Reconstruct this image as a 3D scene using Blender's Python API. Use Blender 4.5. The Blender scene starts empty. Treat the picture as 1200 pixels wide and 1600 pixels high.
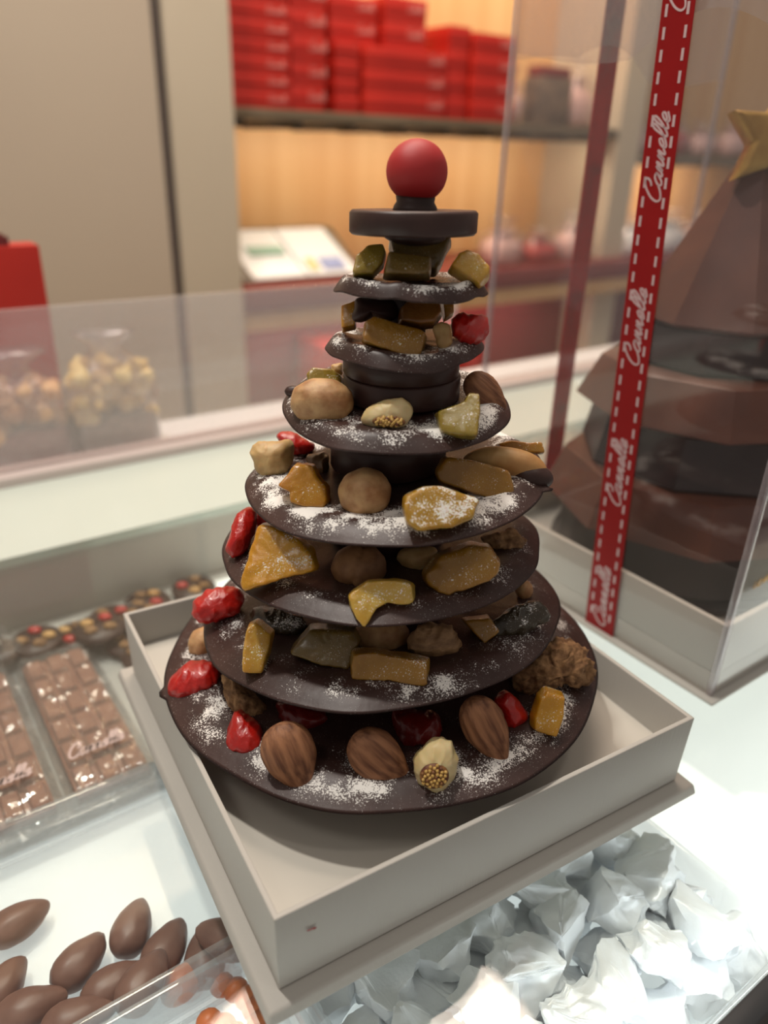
import bpy, bmesh, math, random
from mathutils import Vector, Matrix, noise

C = bpy.context.scene.collection
S = 0.01          # everything below is written in centimetres
PI = math.pi

# ---------------------------------------------------------------- camera, world, lights, exposure
scn = bpy.context.scene
CAM_H = 26.94
PITCH, ROLL = 0.448137, -0.032246
cF = Vector((0, math.cos(PITCH), -math.sin(PITCH)))
r0_, d0_ = Vector((1, 0, 0)), Vector((0, -math.sin(PITCH), -math.cos(PITCH)))
cR = r0_ * math.cos(ROLL) + d0_ * math.sin(ROLL)
cD = d0_ * math.cos(ROLL) - r0_ * math.sin(ROLL)
cam_d = bpy.data.cameras.new('camera')
cam = bpy.data.objects.new('camera', cam_d); C.objects.link(cam)
mw = Matrix((cR, -cD, -cF)).transposed().to_4x4()
mw.translation = Vector((0, 0, CAM_H * S))
cam.matrix_world = mw
cam_d.sensor_fit = 'VERTICAL'; cam_d.sensor_height = 36.0; cam_d.sensor_width = 27.0
cam_d.lens = 1185.0 / 1600.0 * 36.0
cam_d.clip_start = 0.01; cam_d.clip_end = 50
cam_d.dof.use_dof = True
cam_d.dof.focus_distance = 0.305
cam_d.dof.aperture_fstop = 5.2
scn.camera = cam
scn.view_settings.view_transform = 'Standard'
scn.view_settings.look = 'None'
scn.view_settings.gamma = 1.0
scn.view_settings.use_curve_mapping = False
scn.view_settings.exposure = 0.0

w = bpy.data.worlds.new('shop_surroundings'); scn.world = w; w.use_nodes = True
w.node_tree.nodes['Background'].inputs[0].default_value = (1.0, 0.91, 0.84, 1)
w.node_tree.nodes['Background'].inputs[1].default_value = 0.26

SA = math.radians(35.8)      # the shop's own axes: u runs along the counter, v away from it
def uv(u, v, z=0.0):
    return Vector((u * math.cos(SA) - v * math.sin(SA), u * math.sin(SA) + v * math.cos(SA), z))

def area(name, loc, target, size, power, col, size_y=None, spread=None):
    l = bpy.data.lights.new(name, 'AREA'); l.energy = power; l.color = col
    l.size = size * S
    if size_y: l.shape = 'RECTANGLE'; l.size_y = size_y * S
    else: l.shape = 'DISK'
    if spread: l.spread = spread
    o = bpy.data.objects.new(name, l); C.objects.link(o)
    o.location = Vector(loc) * S
    d = (Vector(target) - Vector(loc)).normalized()
    o.rotation_euler = d.to_track_quat('-Z', 'Y').to_euler()
    return o
WARM = (1.0, 0.83, 0.64)
area('ceiling_spot', (-42, 46, 150), (0, 30, 5), 9, 12.0, (1.0, 0.94, 0.86))
area('ceiling_spot', (35, -5, 160), (0, 30, 5), 14, 1.4, (1.0, 0.92, 0.84))
area('ceiling_spot', (-60, -30, 140), (0, 30, 10), 30, 1.6, (1.0, 0.93, 0.86))
area('ceiling_panel', uv(70, 100, 200), uv(80, 165, 20), 100, 34, (1.0, 0.82, 0.68))
area('case_fill', uv(20, 6.6, -1.2), uv(20, 13, -5.5), 160, .32, (0.92, 0.97, 1.0), .6, math.radians(150))  # added unseen fill under the front rail, brightens the foil pieces
area('shelf_light', uv(132, 163, 28.5), uv(132, 188, 5), 110, 1.9, (1.0, 0.80, 0.58), 3)
area('recess_fill', uv(125, 155, -11), uv(125, 168, -28), 100, 1.6, (1.0, 0.72, 0.6), 3)  # added fill with no visible source, lifts the dark lower recess
area('shelf_light', uv(235, 163, 23.6), uv(235, 188, 2), 60, 1.6, (1.0, 0.78, 0.55), 3)
area('shelf_light', uv(132, 150, 96), uv(132, 175, 40), 110, 5.0, (1.0, 0.78, 0.55), 4)

# ---------------------------------------------------------------- materials
def mat(name, col, rough=0.5, **k):
    m = bpy.data.materials.new(name); m.use_nodes = True
    b = m.node_tree.nodes['Principled BSDF']
    b.inputs['Base Color'].default_value = (*col, 1); b.inputs['Roughness'].default_value = rough
    for kk, v in k.items():
        b.inputs[kk.replace('_', ' ')].default_value = v
    return m
def srgb(r, g, b):
    f = lambda c: (c / 255 / 12.92) if c <= 10.3 else ((c / 255 + .055) / 1.055) ** 2.4
    return (f(r), f(g), f(b))
def nd(m, t, **k):
    n = m.node_tree.nodes.new(t)
    for kk, v in k.items(): setattr(n, kk, v)
    return n
def lk(m, a, b): m.node_tree.links.new(a, b)
def pb(m): return m.node_tree.nodes['Principled BSDF']
def coords(m, kind='Object', scale=(1, 1, 1)):
    t = nd(m, 'ShaderNodeTexCoord'); mp = nd(m, 'ShaderNodeMapping')
    mp.inputs['Scale'].default_value = scale
    lk(m, t.outputs[kind], mp.inputs[0]); return mp.outputs[0]
def noise_n(m, vec, scale, detail=2, rough=.5):
    n = nd(m, 'ShaderNodeTexNoise'); n.inputs['Scale'].default_value = scale
    n.inputs['Detail'].default_value = detail; n.inputs['Roughness'].default_value = rough
    lk(m, vec, n.inputs['Vector']); return n.outputs['Fac']
def ramp(m, fac, stops):
    r = nd(m, 'ShaderNodeValToRGB'); cr = r.color_ramp
    while len(cr.elements) < len(stops): cr.elements.new(.5)
    for e_, (p, c) in zip(cr.elements, stops):
        e_.position = p; e_.color = (*c, 1) if len(c) == 3 else c
    lk(m, fac, r.inputs[0]); return r.outputs[0]
def mathn(m, op, a, b=None, clamp=False):
    n = nd(m, 'ShaderNodeMath', operation=op, use_clamp=clamp)
    for i, x in enumerate((a, b)):
        if x is None: continue
        if isinstance(x, (int, float)): n.inputs[i].default_value = x
        else: lk(m, x, n.inputs[i])
    return n.outputs[0]
def mixc(m, fac, a, b):
    n = nd(m, 'ShaderNodeMix', data_type='RGBA')
    lk(m, fac, n.inputs[0])
    for i, x in ((6, a), (7, b)):
        if isinstance(x, tuple): n.inputs[i].default_value = (*x, 1)
        else: lk(m, x, n.inputs[i])
    return n.outputs[2]
def bump(m, h, strength, dist=.0005):
    b = nd(m, 'ShaderNodeBump'); b.inputs['Strength'].default_value = strength
    b.inputs['Distance'].default_value = dist
    lk(m, h, b.inputs['Height']); lk(m, b.outputs[0], pb(m).inputs['Normal'])
def noisy(name, c1, c2, scale, rough=.5, bstr=.3, detail=3, bscale=None, stretch=(1, 1, 1), **k):
    m = mat(name, c1, rough, **k); v = coords(m, scale=stretch)
    f = noise_n(m, v, scale, detail)
    lk(m, ramp(m, f, [(.35, c1), (.65, c2)]), pb(m).inputs['Base Color'])
    f2 = noise_n(m, v, bscale or scale * 2, 4)
    bump(m, f2, bstr)
    return m

def dusted(m, amount, r0=None, lo=.55, hi=.97, fine=1500):
    """icing-sugar specks lying on the upward-facing surface; keeps to a band near the rim when r0 is given"""
    geo = nd(m, 'ShaderNodeNewGeometry'); sep = nd(m, 'ShaderNodeSeparateXYZ')
    lk(m, geo.outputs['Normal'], sep.inputs[0])
    tc = nd(m, 'ShaderNodeTexCoord')
    up = nd(m, 'ShaderNodeMapRange'); up.inputs[1].default_value = .15; up.inputs[2].default_value = .75
    lk(m, sep.outputs[2], up.inputs[0])
    fn = noise_n(m, tc.outputs['Object'], fine, 2, .7)
    big = mathn(m, 'MULTIPLY', mathn(m, 'SUBTRACT', noise_n(m, tc.outputs['Object'], 75, 3, .6), .32), 2.8, clamp=True)
    dens = mathn(m, 'MULTIPLY', up.outputs[0], big)
    if r0:
        s2 = nd(m, 'ShaderNodeSeparateXYZ'); lk(m, tc.outputs['Object'], s2.inputs[0])
        rr = mathn(m, 'SQRT', mathn(m, 'ADD', mathn(m, 'POWER', s2.outputs[0], 2.0), mathn(m, 'POWER', s2.outputs[1], 2.0)))
        rr = mathn(m, 'DIVIDE', rr, r0 * S)
        a = nd(m, 'ShaderNodeMapRange'); a.inputs[1].default_value = lo; a.inputs[2].default_value = lo + .25
        lk(m, rr, a.inputs[0])
        b2 = nd(m, 'ShaderNodeMapRange'); b2.inputs[1].default_value = hi; b2.inputs[2].default_value = hi - .1
        lk(m, rr, b2.inputs[0])
        band = mathn(m, 'MULTIPLY', a.outputs[0], b2.outputs[0])
        band = mathn(m, 'ADD', mathn(m, 'MULTIPLY', band, .8), .2)
        dens = mathn(m, 'MULTIPLY', dens, band)
    thr = mathn(m, 'SUBTRACT', .785, mathn(m, 'MULTIPLY', dens, amount * .56))
    d = mathn(m, 'MULTIPLY', mathn(m, 'SUBTRACT', fn, thr), 14.0, clamp=True)
    tiny = noise_n(m, tc.outputs['Object'], 2600, 1, .6)
    d2 = mathn(m, 'MULTIPLY', mathn(m, 'SUBTRACT', tiny, mathn(m, 'SUBTRACT', .735, mathn(m, 'MULTIPLY', big, .05))), 12.0, clamp=True)
    d = mathn(m, 'MAXIMUM', d, mathn(m, 'MULTIPLY', d2, .8))
    b = pb(m)
    src = b.inputs['Base Color']
    old = src.links[0].from_socket if src.links else tuple(src.default_value)[:3]
    out = mixc(m, d, old, srgb(238, 234, 228))
    lk(m, out, src)
    ro = b.inputs['Roughness'].default_value
    lk(m, mathn(m, 'ADD', mathn(m, 'MULTIPLY', d, .9 - ro), ro), b.inputs['Roughness'])
    return m

CHOC = srgb(50, 35, 32)
def choc(name, amount=0, r0=None, lo=.55, hi=.97):
    m = mat(name, CHOC, .42, Specular_IOR_Level=.38)
    v = coords(m); f = noise_n(m, v, 60, 3)
    lk(m, ramp(m, f, [(.3, srgb(53, 35, 31)), (.7, srgb(68, 46, 41))]), pb(m).inputs['Base Color'])
    bump(m, noise_n(m, v, 130, 3), .25, .0008)
    if amount: dusted(m, amount, r0, lo, hi)
    return m
M = {}
M['choc'] = choc('dark_chocolate')
def fruit(name, c1, c2, sss=.55, rough=.28, dust=0, scale=90, bstr=.6):
    c1 = (c1[0] * .84, c1[1] * .78, c1[2] * .5); c2 = (c2[0] * .86, c2[1] * .80, c2[2] * .6)
    m = mat(name, c1, rough, Subsurface_Weight=sss, Subsurface_Scale=.004, Coat_Weight=.35, Coat_Roughness=.2)
    pb(m).inputs['Subsurface Radius'].default_value = (1.0, .5, .2)
    v = coords(m); f = noise_n(m, v, scale, 4)
    lk(m, ramp(m, f, [(.3, c1), (.7, c2)]), pb(m).inputs['Base Color'])
    bump(m, noise_n(m, v, 420, 4, .65), bstr, .0006)
    if dust: dusted(m, dust)
    return m
M['orange'] = fruit('candied_orange', srgb(196, 140, 24), srgb(214, 166, 50), dust=.62)
M['amber'] = fruit('candied_amber', srgb(182, 124, 26), srgb(200, 150, 46), dust=.5)
M['amber_p'] = fruit('candied_amber_powdered', srgb(176, 134, 36), srgb(196, 160, 62), dust=1.0)
M['amber_a'] = fruit('candied_pale_orange', srgb(202, 160, 58), srgb(216, 188, 104), dust=.6)
M['amber_l'] = fruit('candied_honey', srgb(196, 146, 44), srgb(206, 172, 84), dust=.55)
M['amber_d'] = fruit('candied_dark_amber', srgb(150, 108, 34), srgb(174, 132, 50), dust=.6)
M['brownamber'] = fruit('candied_brown', srgb(120, 78, 34), srgb(142, 96, 44))
M['olive'] = fruit('candied_green_gold', srgb(142, 124, 46), srgb(170, 148, 66), dust=.55)
M['olive_d'] = fruit('candied_olive', srgb(104, 86, 42), srgb(132, 108, 54), dust=.4)
M['cherry'] = fruit('glace_cherry', srgb(182, 16, 16), srgb(208, 40, 34), .6, .30, scale=140, bstr=.9)
M['cherry_d'] = fruit('dark_cherry', srgb(112, 22, 24), srgb(136, 30, 30), .4, .3)
M['prune'] = fruit('dried_prune', srgb(44, 36, 26), srgb(66, 54, 34), .15, .35, dust=.7)
M['raisin'] = fruit('dried_raisin', srgb(96, 70, 48), srgb(122, 92, 66), .3, .5)
M['figbrown'] = noisy('dried_fig_brown', srgb(128, 94, 62), srgb(168, 130, 90), 160, .6, .9, stretch=(1, 1, 3))
M['fig'] = noisy('dried_fig_pale', srgb(206, 180, 120), srgb(222, 202, 156), 70, .5, .5, Subsurface_Weight=.3, Subsurface_Scale=.003)
M['fig_in'] = noisy('fig_flesh', srgb(150, 104, 54), srgb(92, 40, 26), 300, .5, .8)
M['fig_seed'] = mat('fig_seed', srgb(206, 166, 92), .4)
M['hazelnut'] = noisy('hazelnut_skin', srgb(200, 160, 112), srgb(158, 110, 68), 150, .55, .7, 5, 300, Subsurface_Weight=.15, Subsurface_Scale=.003)
M['hazelnut_d'] = noisy('hazelnut_brown_skin', srgb(160, 116, 76), srgb(124, 84, 52), 120, .6, .6, 4, 260)
M['palenut'] = noisy('pale_nut', srgb(204, 172, 118), srgb(176, 138, 86), 130, .5, .6, 4, 240, Subsurface_Weight=.25, Subsurface_Scale=.003)
M['almond'] = noisy('almond_skin', srgb(164, 112, 76), srgb(100, 58, 34), 420, .6, .9, 4, 800, stretch=(.10, 1, 1))
M['cashew'] = noisy('cashew', srgb(206, 164, 104), srgb(184, 134, 78), 90, .5, .4, 4, 240)
M['walnut'] = noisy('walnut_meat', srgb(168, 128, 86), srgb(108, 74, 44), 330, .75, 1.0, 5, 700)
M['red_ball'] = noisy('red_marzipan', srgb(176, 34, 36), srgb(184, 40, 40), 60, .55, .12, Subsurface_Weight=.1, Subsurface_Scale=.002)

def clear(name, tint, gloss_min, rough=.03, milk=0.0, milkcol=(1, 1, 1), gcol=(1, 1, 1), bumpy=0, ior=1.45):
    m = bpy.data.materials.new(name); m.use_nodes = True; nt = m.node_tree
    for n in list(nt.nodes): nt.nodes.remove(n)
    out = nd(m, 'ShaderNodeOutputMaterial'); tr = nd(m, 'ShaderNodeBsdfTransparent'); gl = nd(m, 'ShaderNodeBsdfGlossy')
    tr.inputs[0].default_value = (*tint, 1); gl.inputs['Roughness'].default_value = rough; gl.inputs[0].default_value = (*gcol, 1)
    geo = nd(m, 'ShaderNodeNewGeometry')
    dt = nd(m, 'ShaderNodeVectorMath', operation='DOT_PRODUCT')
    lk(m, geo.outputs['Incoming'], dt.inputs[0]); lk(m, geo.outputs['Normal'], dt.inputs[1])
    f0 = ((ior - 1) / (ior + 1)) ** 2
    sch = mathn(m, 'POWER', mathn(m, 'SUBTRACT', 1.0, mathn(m, 'ABSOLUTE', dt.outputs['Value'])), 5.0)
    fac = mathn(m, 'ADD', mathn(m, 'MULTIPLY', sch, 1 - f0), f0 + gloss_min, clamp=True)
    mx = nd(m, 'ShaderNodeMixShader'); lk(m, fac, mx.inputs[0]); lk(m, tr.outputs[0], mx.inputs[1]); lk(m, gl.outputs[0], mx.inputs[2])
    sh = mx.outputs[0]
    if bumpy:
        b = nd(m, 'ShaderNodeBump'); b.inputs['Strength'].default_value = bumpy; b.inputs['Distance'].default_value = .004
        v = coords(m); lk(m, noise_n(m, v, 45, 3), b.inputs['Height'])
        lk(m, b.outputs[0], gl.inputs['Normal']); lk(m, b.outputs[0], dt.inputs[1])
    if milk:
        df = nd(m, 'ShaderNodeBsdfDiffuse'); df.inputs[0].default_value = (*milkcol, 1)
        m2 = nd(m, 'ShaderNodeMixShader'); m2.inputs[0].default_value = milk
        lk(m, sh, m2.inputs[1]); lk(m, df.outputs[0], m2.inputs[2]); sh = m2.outputs[0]
    lk(m, sh, out.inputs[0]); return m
M['glass'] = clear('counter_glass', (.97, .99, .975), .0, .01)
M['film'] = clear('clear_plastic', (.985, .98, .98), .004, .03, .010, (.95, .86, .84))
M['bag'] = clear('cellophane', (.97, .96, .96), .07, .12, .05, (.95, .92, .92), bumpy=1.6)
M['crinkle'] = clear('crinkled_cellophane', (.97, .96, .97), .12, .16, .05, (.95, .92, .94), bumpy=1.8)
M['fold'] = clear('folded_plastic_edge', (.93, .90, .92), .10, .08, .16, (.86, .76, .78))
M['flap'] = clear('clear_plastic_flap', (.93, .90, .90), .05, .06, .14, (.84, .76, .74), bumpy=.8)
M['guard'] = clear('acrylic_guard', (.96, .95, .96), .03, .03, .17, (.92, .84, .82))  # pale pink diffuse share is painted haze for reflections on the guard
M['acrylic'] = clear('acrylic_tray', (.95, .96, .97), .08, .05, .10, (.95, .95, .95))

M['paper'] = mat('white_card', srgb(182, 178, 170), .6)
v_ = coords(M['paper'], scale=(1, 1, .02)); bump(M['paper'], noise_n(M['paper'], v_, 900, 1), .25, .0003)
M['card_in'] = noisy('white_card_lining', srgb(202, 197, 186), srgb(196, 191, 180), 8, .6, .05)
M['cream'] = noisy('cream_lacquer', srgb(196, 182, 162), srgb(190, 175, 156), 1.2, .45, .0)
M['cream2'] = noisy('cream_paint', srgb(206, 194, 172), srgb(200, 188, 166), 2, .5, .0)
M['dark_gap'] = mat('gap_shade', srgb(84, 74, 70), .5)  # dark colour stands in for the shade inside the gap
M['red_box'] = noisy('red_box_paper', srgb(190, 40, 26), srgb(174, 34, 24), 6, .45, .05)
M['red_dark'] = mat('red_lacquer', srgb(120, 44, 44), .35)
M['print'] = mat('pale_print', srgb(206, 130, 124), .4)
M['white'] = mat('white_plastic', srgb(238, 238, 236), .45)
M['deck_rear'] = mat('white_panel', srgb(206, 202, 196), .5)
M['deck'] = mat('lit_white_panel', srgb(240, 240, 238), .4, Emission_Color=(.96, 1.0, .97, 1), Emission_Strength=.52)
M['panel'] = mat('grey_panel', srgb(176, 170, 160), .5)
M['back_glass'] = mat('greenish_back_glass', srgb(204, 214, 204), .18)
M['metal_dark'] = mat('black_rail', srgb(40, 42, 44), .4)
M['rail'] = mat('pale_rail', srgb(214, 200, 194), .25)
M['shelf'] = noisy('shelf_metal', srgb(112, 98, 78), srgb(98, 86, 68), 10, .5, .0)
M['wood'] = mat('light_wood', srgb(222, 176, 122), .45)
v_ = coords(M['wood'], scale=(1, 1, .04)); lk(M['wood'], ramp(M['wood'], noise_n(M['wood'], v_, 14, 4), [(.3, srgb(214, 166, 112)), (.7, srgb(230, 190, 138))]), pb(M['wood']).inputs['Base Color'])
M['floor'] = noisy('floor_tile', srgb(150, 138, 124), srgb(140, 128, 114), 2, .5, .05)
M['ribbon'] = noisy('red_ribbon', srgb(172, 12, 18), srgb(180, 16, 20), 30, .5, .15)
_m = M['ribbon']; _tl = nd(_m, 'ShaderNodeBsdfTranslucent'); _tl.inputs[0].default_value = (*srgb(214, 30, 34), 1)
_mx = nd(_m, 'ShaderNodeMixShader'); _mx.inputs[0].default_value = .4
_out = [n for n in _m.node_tree.nodes if n.type == 'OUTPUT_MATERIAL'][0]
lk(_m, pb(_m).outputs[0], _mx.inputs[1]); lk(_m, _tl.outputs[0], _mx.inputs[2]); lk(_m, _mx.outputs[0], _out.inputs[0])
M['thread'] = mat('pale_print_on_ribbon', srgb(214, 184, 184), .6)
M['gold'] = noisy('gold_leaf', srgb(190, 156, 82), srgb(160, 122, 58), 60, .35, .3, Metallic=.55)
M['milk'] = noisy('milk_chocolate_slab', srgb(104, 60, 42), srgb(88, 50, 38), 25, .42, .15, stretch=(1, 1, 1))
M['milkbar'] = noisy('milk_chocolate', srgb(150, 100, 78), srgb(140, 90, 70), 30, .4, .1)
M['darkslab'] = noisy('dark_chocolate_slab', srgb(52, 40, 40), srgb(44, 34, 34), 25, .35, .15)
M['silver'] = mat('white_foil', srgb(238, 241, 244), .34, Metallic=.08)
bump(M['silver'], noise_n(M['silver'], coords(M['silver']), 90, 4), .55, .002)
M['dragee'] = noisy('cocoa_coating', srgb(128, 92, 80), srgb(108, 74, 64), 60, .42, .35)
M['popcorn'] = noisy('gold_popcorn', srgb(246, 226, 160), srgb(228, 190, 110), 60, .5, .6)
M['popcorn2'] = noisy('caramel_popcorn', srgb(240, 196, 136), srgb(216, 154, 96), 60, .5, .6)
M['orange_peel'] = mat('orange_peel', srgb(206, 112, 56), .4, Subsurface_Weight=.3, Subsurface_Scale=.004)
M['kraft'] = noisy('grey_packet', srgb(120, 100, 84), srgb(88, 76, 68), 30, .5, .2)
M['green'] = mat('green_print', srgb(150, 182, 160), .5)
M['blue'] = mat('blue_print', srgb(140, 150, 190), .5)
M['yellow'] = mat('yellow_print', srgb(200, 190, 110), .5)
M['pink'] = mat('pink_tissue', srgb(220, 180, 172), .4)

# ---------------------------------------------------------------- object helpers (cm, world axes)
def wpos(o):
    return Vector(o.get('_w', (0, 0, 0)))
ORG = {}
def mk(name, verts, faces, m, parent=None, org=None, smooth=True, mats=None, midx=None):
    """one mesh object; verts in world cm"""
    org = Vector(org) if org is not None else (ORG[parent.name] if parent is not None else Vector((0, 0, 0)))
    me = bpy.data.meshes.new(name)
    me.from_pydata([tuple((Vector(v) - org) * S) for v in verts], [], faces)
    for mm in (mats or [m]): me.materials.append(mm)
    me.polygons.foreach_set('use_smooth', [smooth] * len(me.polygons))
    if midx: me.polygons.foreach_set('material_index', midx)
    me.update()
    o = bpy.data.objects.new(name, me); C.objects.link(o)
    if parent is not None:
        o.parent = parent; o.location = (org - ORG[parent.name]) * S
    else:
        o.location = org * S
    ORG[o.name] = org
    return o
def thing(name, label, cat, org, group=None):
    o = bpy.data.objects.new(name, None); C.objects.link(o)
    o.empty_display_size = .01
    org = Vector(org); o.location = org * S; ORG[o.name] = org
    return tag(o, label, cat, group)
def tag(o, label=None, cat=None, group=None, kind=None):
    if label: o['label'] = label
    if cat: o['category'] = cat
    if group: o['group'] = group
    if kind: o['kind'] = kind
    return o
class G:
    """geometry collector"""
    def __init__(s): s.v = []; s.f = []; s.m = []
    def add(s, v, f, mi=0):
        n = len(s.v); s.v += [Vector(x) for x in v]; s.f += [tuple(i + n for i in x) for x in f]; s.m += [mi] * len(f); return s
    def boxf(s, P, mi=0):           # P = 8 corners: bottom ring 0-3, top ring 4-7
        return s.add(P, [(3, 2, 1, 0), (4, 5, 6, 7), (0, 1, 5, 4), (1, 2, 6, 5), (2, 3, 7, 6), (3, 0, 4, 7)], mi)
    def ubox(s, u0, u1, v0, v1, z0, z1, mi=0):
        return s.boxf([uv(u0, v0, z0), uv(u1, v0, z0), uv(u1, v1, z0), uv(u0, v1, z0),
                       uv(u0, v0, z1), uv(u1, v0, z1), uv(u1, v1, z1), uv(u0, v1, z1)], mi)
    def out(s, name, m, parent=None, org=None, smooth=False, mats=None, bevel=0, seg=2, weld=False):
        o = mk(name, s.v, s.f, m, parent, org, smooth, mats, s.m if mats else None)
        if bevel:
            bm = bmesh.new(); bm.from_mesh(o.data)
            if weld: bmesh.ops.remove_doubles(bm, verts=bm.verts, dist=1e-6)
            es = [e for e in bm.edges if len(e.link_faces) == 2 and e.calc_face_angle(0) > .5]
            bmesh.ops.bevel(bm, geom=es, offset=bevel * S, segments=seg, profile=.5, affect='EDGES', clamp_overlap=True)
            bm.to_mesh(o.data); bm.free()
            o.data.polygons.foreach_set('use_smooth', [True] * len(o.data.polygons))
            try: o.data.set_sharp_from_angle(angle=.7)
            except Exception: pass
        return o
def ubox_obj(name, m, b, parent=None, org=None, bevel=0, kind=None):
    if org is None and parent is None: org = uv((b[0] + b[1]) / 2, (b[2] + b[3]) / 2, b[4])
    o = G().ubox(*b).out(name, m, parent, org, bevel=bevel)
    if kind: o['kind'] = kind
    return o
def lathe(g, ctr, prof, n=64, mi=0, fn=None):
    """prof: (r, z) list from bottom axis to top axis"""
    rings = []
    for (r, z) in prof:
        if r < 1e-6: rings.append([len(g.v)]); g.v.append(Vector(ctr) + Vector((0, 0, z)))
        else:
            ids = []
            for i in range(n):
                a = 2 * PI * i / n; p = Vector((r * math.cos(a), r * math.sin(a), z))
                if fn: p = fn(p, a, r, z)
                ids.append(len(g.v)); g.v.append(Vector(ctr) + p)
            rings.append(ids)
    for A, B in zip(rings, rings[1:]):
        for i in range(n):
            j = (i + 1) % n
            if len(A) == 1: g.f.append((A[0], B[j], B[i]))
            elif len(B) == 1: g.f.append((A[i], A[j], B[0]))
            else: g.f.append((A[i], A[j], B[j], B[i]))
            g.m.append(mi)
    return g
# frame most pieces of fruit lean back in: right, away, up
BX = Vector((1, 0, 0)); BUP = Vector((.03, .42, .907)).normalized(); BF = BX.cross(BUP) * 1.0
if BF.y < 0: BF = -BF

# ---------------------------------------------------------------- the room
FZ = -95.0
st = lambda o: tag(o, kind='structure')
G().add([uv(-120, -60, FZ), uv(420, -60, FZ), uv(420, 420, FZ), uv(-120, 420, FZ)], [(0, 1, 2, 3)]).out('floor', M['floor'], org=uv(150, 150, FZ))
st(bpy.data.objects['floor'])
ubox_obj('wall_left', M['cream'], (-120, 55.3, 150, 156, FZ, 165), kind='structure')
ubox_obj('trim_1', M['dark_gap'], (55.3, 57.2, 150.8, 156, FZ, 165), kind='structure')  # solid strip coloured as the shade between cabinet and pillar
ubox_obj('trim_2', M['cream2'], (57.2, 69.7, 149.5, 186, FZ, 165), kind='structure')
ubox_obj('wall_back', M['wood'], (69.7, 420, 186, 190, FZ, 165), kind='structure')
ubox_obj('trim_3', M['cream2'], (191.3, 201.2, 158, 186, FZ, 165), kind='structure')
# hanging shelf with brackets under it
sh = thing('wall_shelf', 'long bronze-coloured shelf on the wood wall carrying the red boxes', 'shelf', uv(130, 172, 30))
G().ubox(69.7, 191.3, 158, 186, 31.2, 33.4).out('shelf_board', M['shelf'], sh, bevel=.2)
for i in range(9):
    G().ubox(75 + i * 13.5, 76.4 + i * 13.5, 159, 185.9, 29.9, 31.2).out('bracket', M['metal_dark'], sh)
sh = thing('wall_shelf', 'short shelf at the right behind the clear box with bags on it', 'shelf', uv(260, 172, 26))
G().ubox(201.2, 380, 158, 186, 25.0, 27.4).out('shelf_board', M['shelf'], sh, bevel=.2)
for i in range(6):
    G().ubox(210 + i * 26, 211.4 + i * 26, 159, 185.9, 24.2, 25.0).out('bracket', M['metal_dark'], sh)
# back counter unit in the niche
bc = thing('back_counter', 'low red-topped counter against the wood wall behind the display case', 'counter', uv(150, 170, FZ))
G().ubox(69.7, 380, 152, 186, -6.4, -1.2).out('worktop', M['red_dark'], bc, bevel=.3)
G().ubox(69.7, 380, 153, 156, -10.5, -6.5).out('front_rail', M['wood'], bc, bevel=.2)
G().ubox(69.7, 380, 170, 186, -33, -6.4).out('back_board', M['red_dark'], bc)
G().ubox(69.7, 380, 152, 186, -36, -33).out('lower_shelf', M['cream2'], bc, bevel=.2)
G().ubox(69.7, 380, 154, 186, FZ, -36).out('cabinet_body', M['cream2'], bc)

# script lettering drawn with strokes
def catmull(P, n=7):
    P = [Vector((*p, 0)) for p in P]; out = []
    for i in range(len(P) - 1):
        a = P[max(i - 1, 0)]; b = P[i]; c = P[i + 1]; d = P[min(i + 2, len(P) - 1)]
        for k in range(n):
            t = k / n
            out.append(.5 * ((2 * b) + (c - a) * t + (2 * a - 5 * b + 4 * c - d) * t * t + (3 * b - a - 3 * c + d) * t ** 3))
    out.append(P[-1]); return out
def glyph(ch, x):
    o = lambda l: [(x + a, b) for a, b in l]
    if ch == 'C': return [o([(.52, .60), (.66, .66), (.72, .86), (.56, 1.0), (.30, .88), (.08, .55), (.06, .2), (.24, -.02), (.5, .02), (.74, .2)])], .70
    if ch == 'a': return [o([(.42, .40), (.22, .44), (.04, .24), (.08, .03), (.24, .04), (.40, .28), (.43, .42)]), o([(.43, .42), (.40, .12), (.48, .02), (.62, .18)])], .58
    if ch == 'n': return [o([(0, .16), (.06, .38), (.10, .40), (.06, .02)]), o([(.07, .06), (.20, .38), (.28, .42), (.25, .12), (.31, .02), (.45, .16)])], .45
    if ch == 'e': return [o([(0, .14), (.2, .2), (.32, .34), (.24, .46), (.1, .36), (.05, .16), (.16, .01), (.42, .16)])], .40
    if ch == 'l': return [o([(0, .14), (.2, .46), (.3, .82), (.22, .94), (.12, .78), (.08, .3), (.14, .03), (.34, .16)])], .30
    if ch == 'w': return [o([(0, .4), (.04, .1), (.16, .02), (.3, .4), (.3, .08), (.42, .02), (.56, .42)])], .60
    if ch == 'h': return [o([(0, .14), (.22, .5), (.3, .85), (.2, .9), (.12, .6), (.08, .02)]), o([(.1, .1), (.26, .4), (.36, .38), (.34, .06), (.46, .06)])], .48
    return [], .3
def word_geo(text, slant=.38):
    x = 0; strokes = []
    for ch in text:
        s_, adv = glyph(ch, x); x += adv
        strokes += [[(a + b * slant, b) for a, b in k] for k in s_]
    return strokes, x
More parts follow.
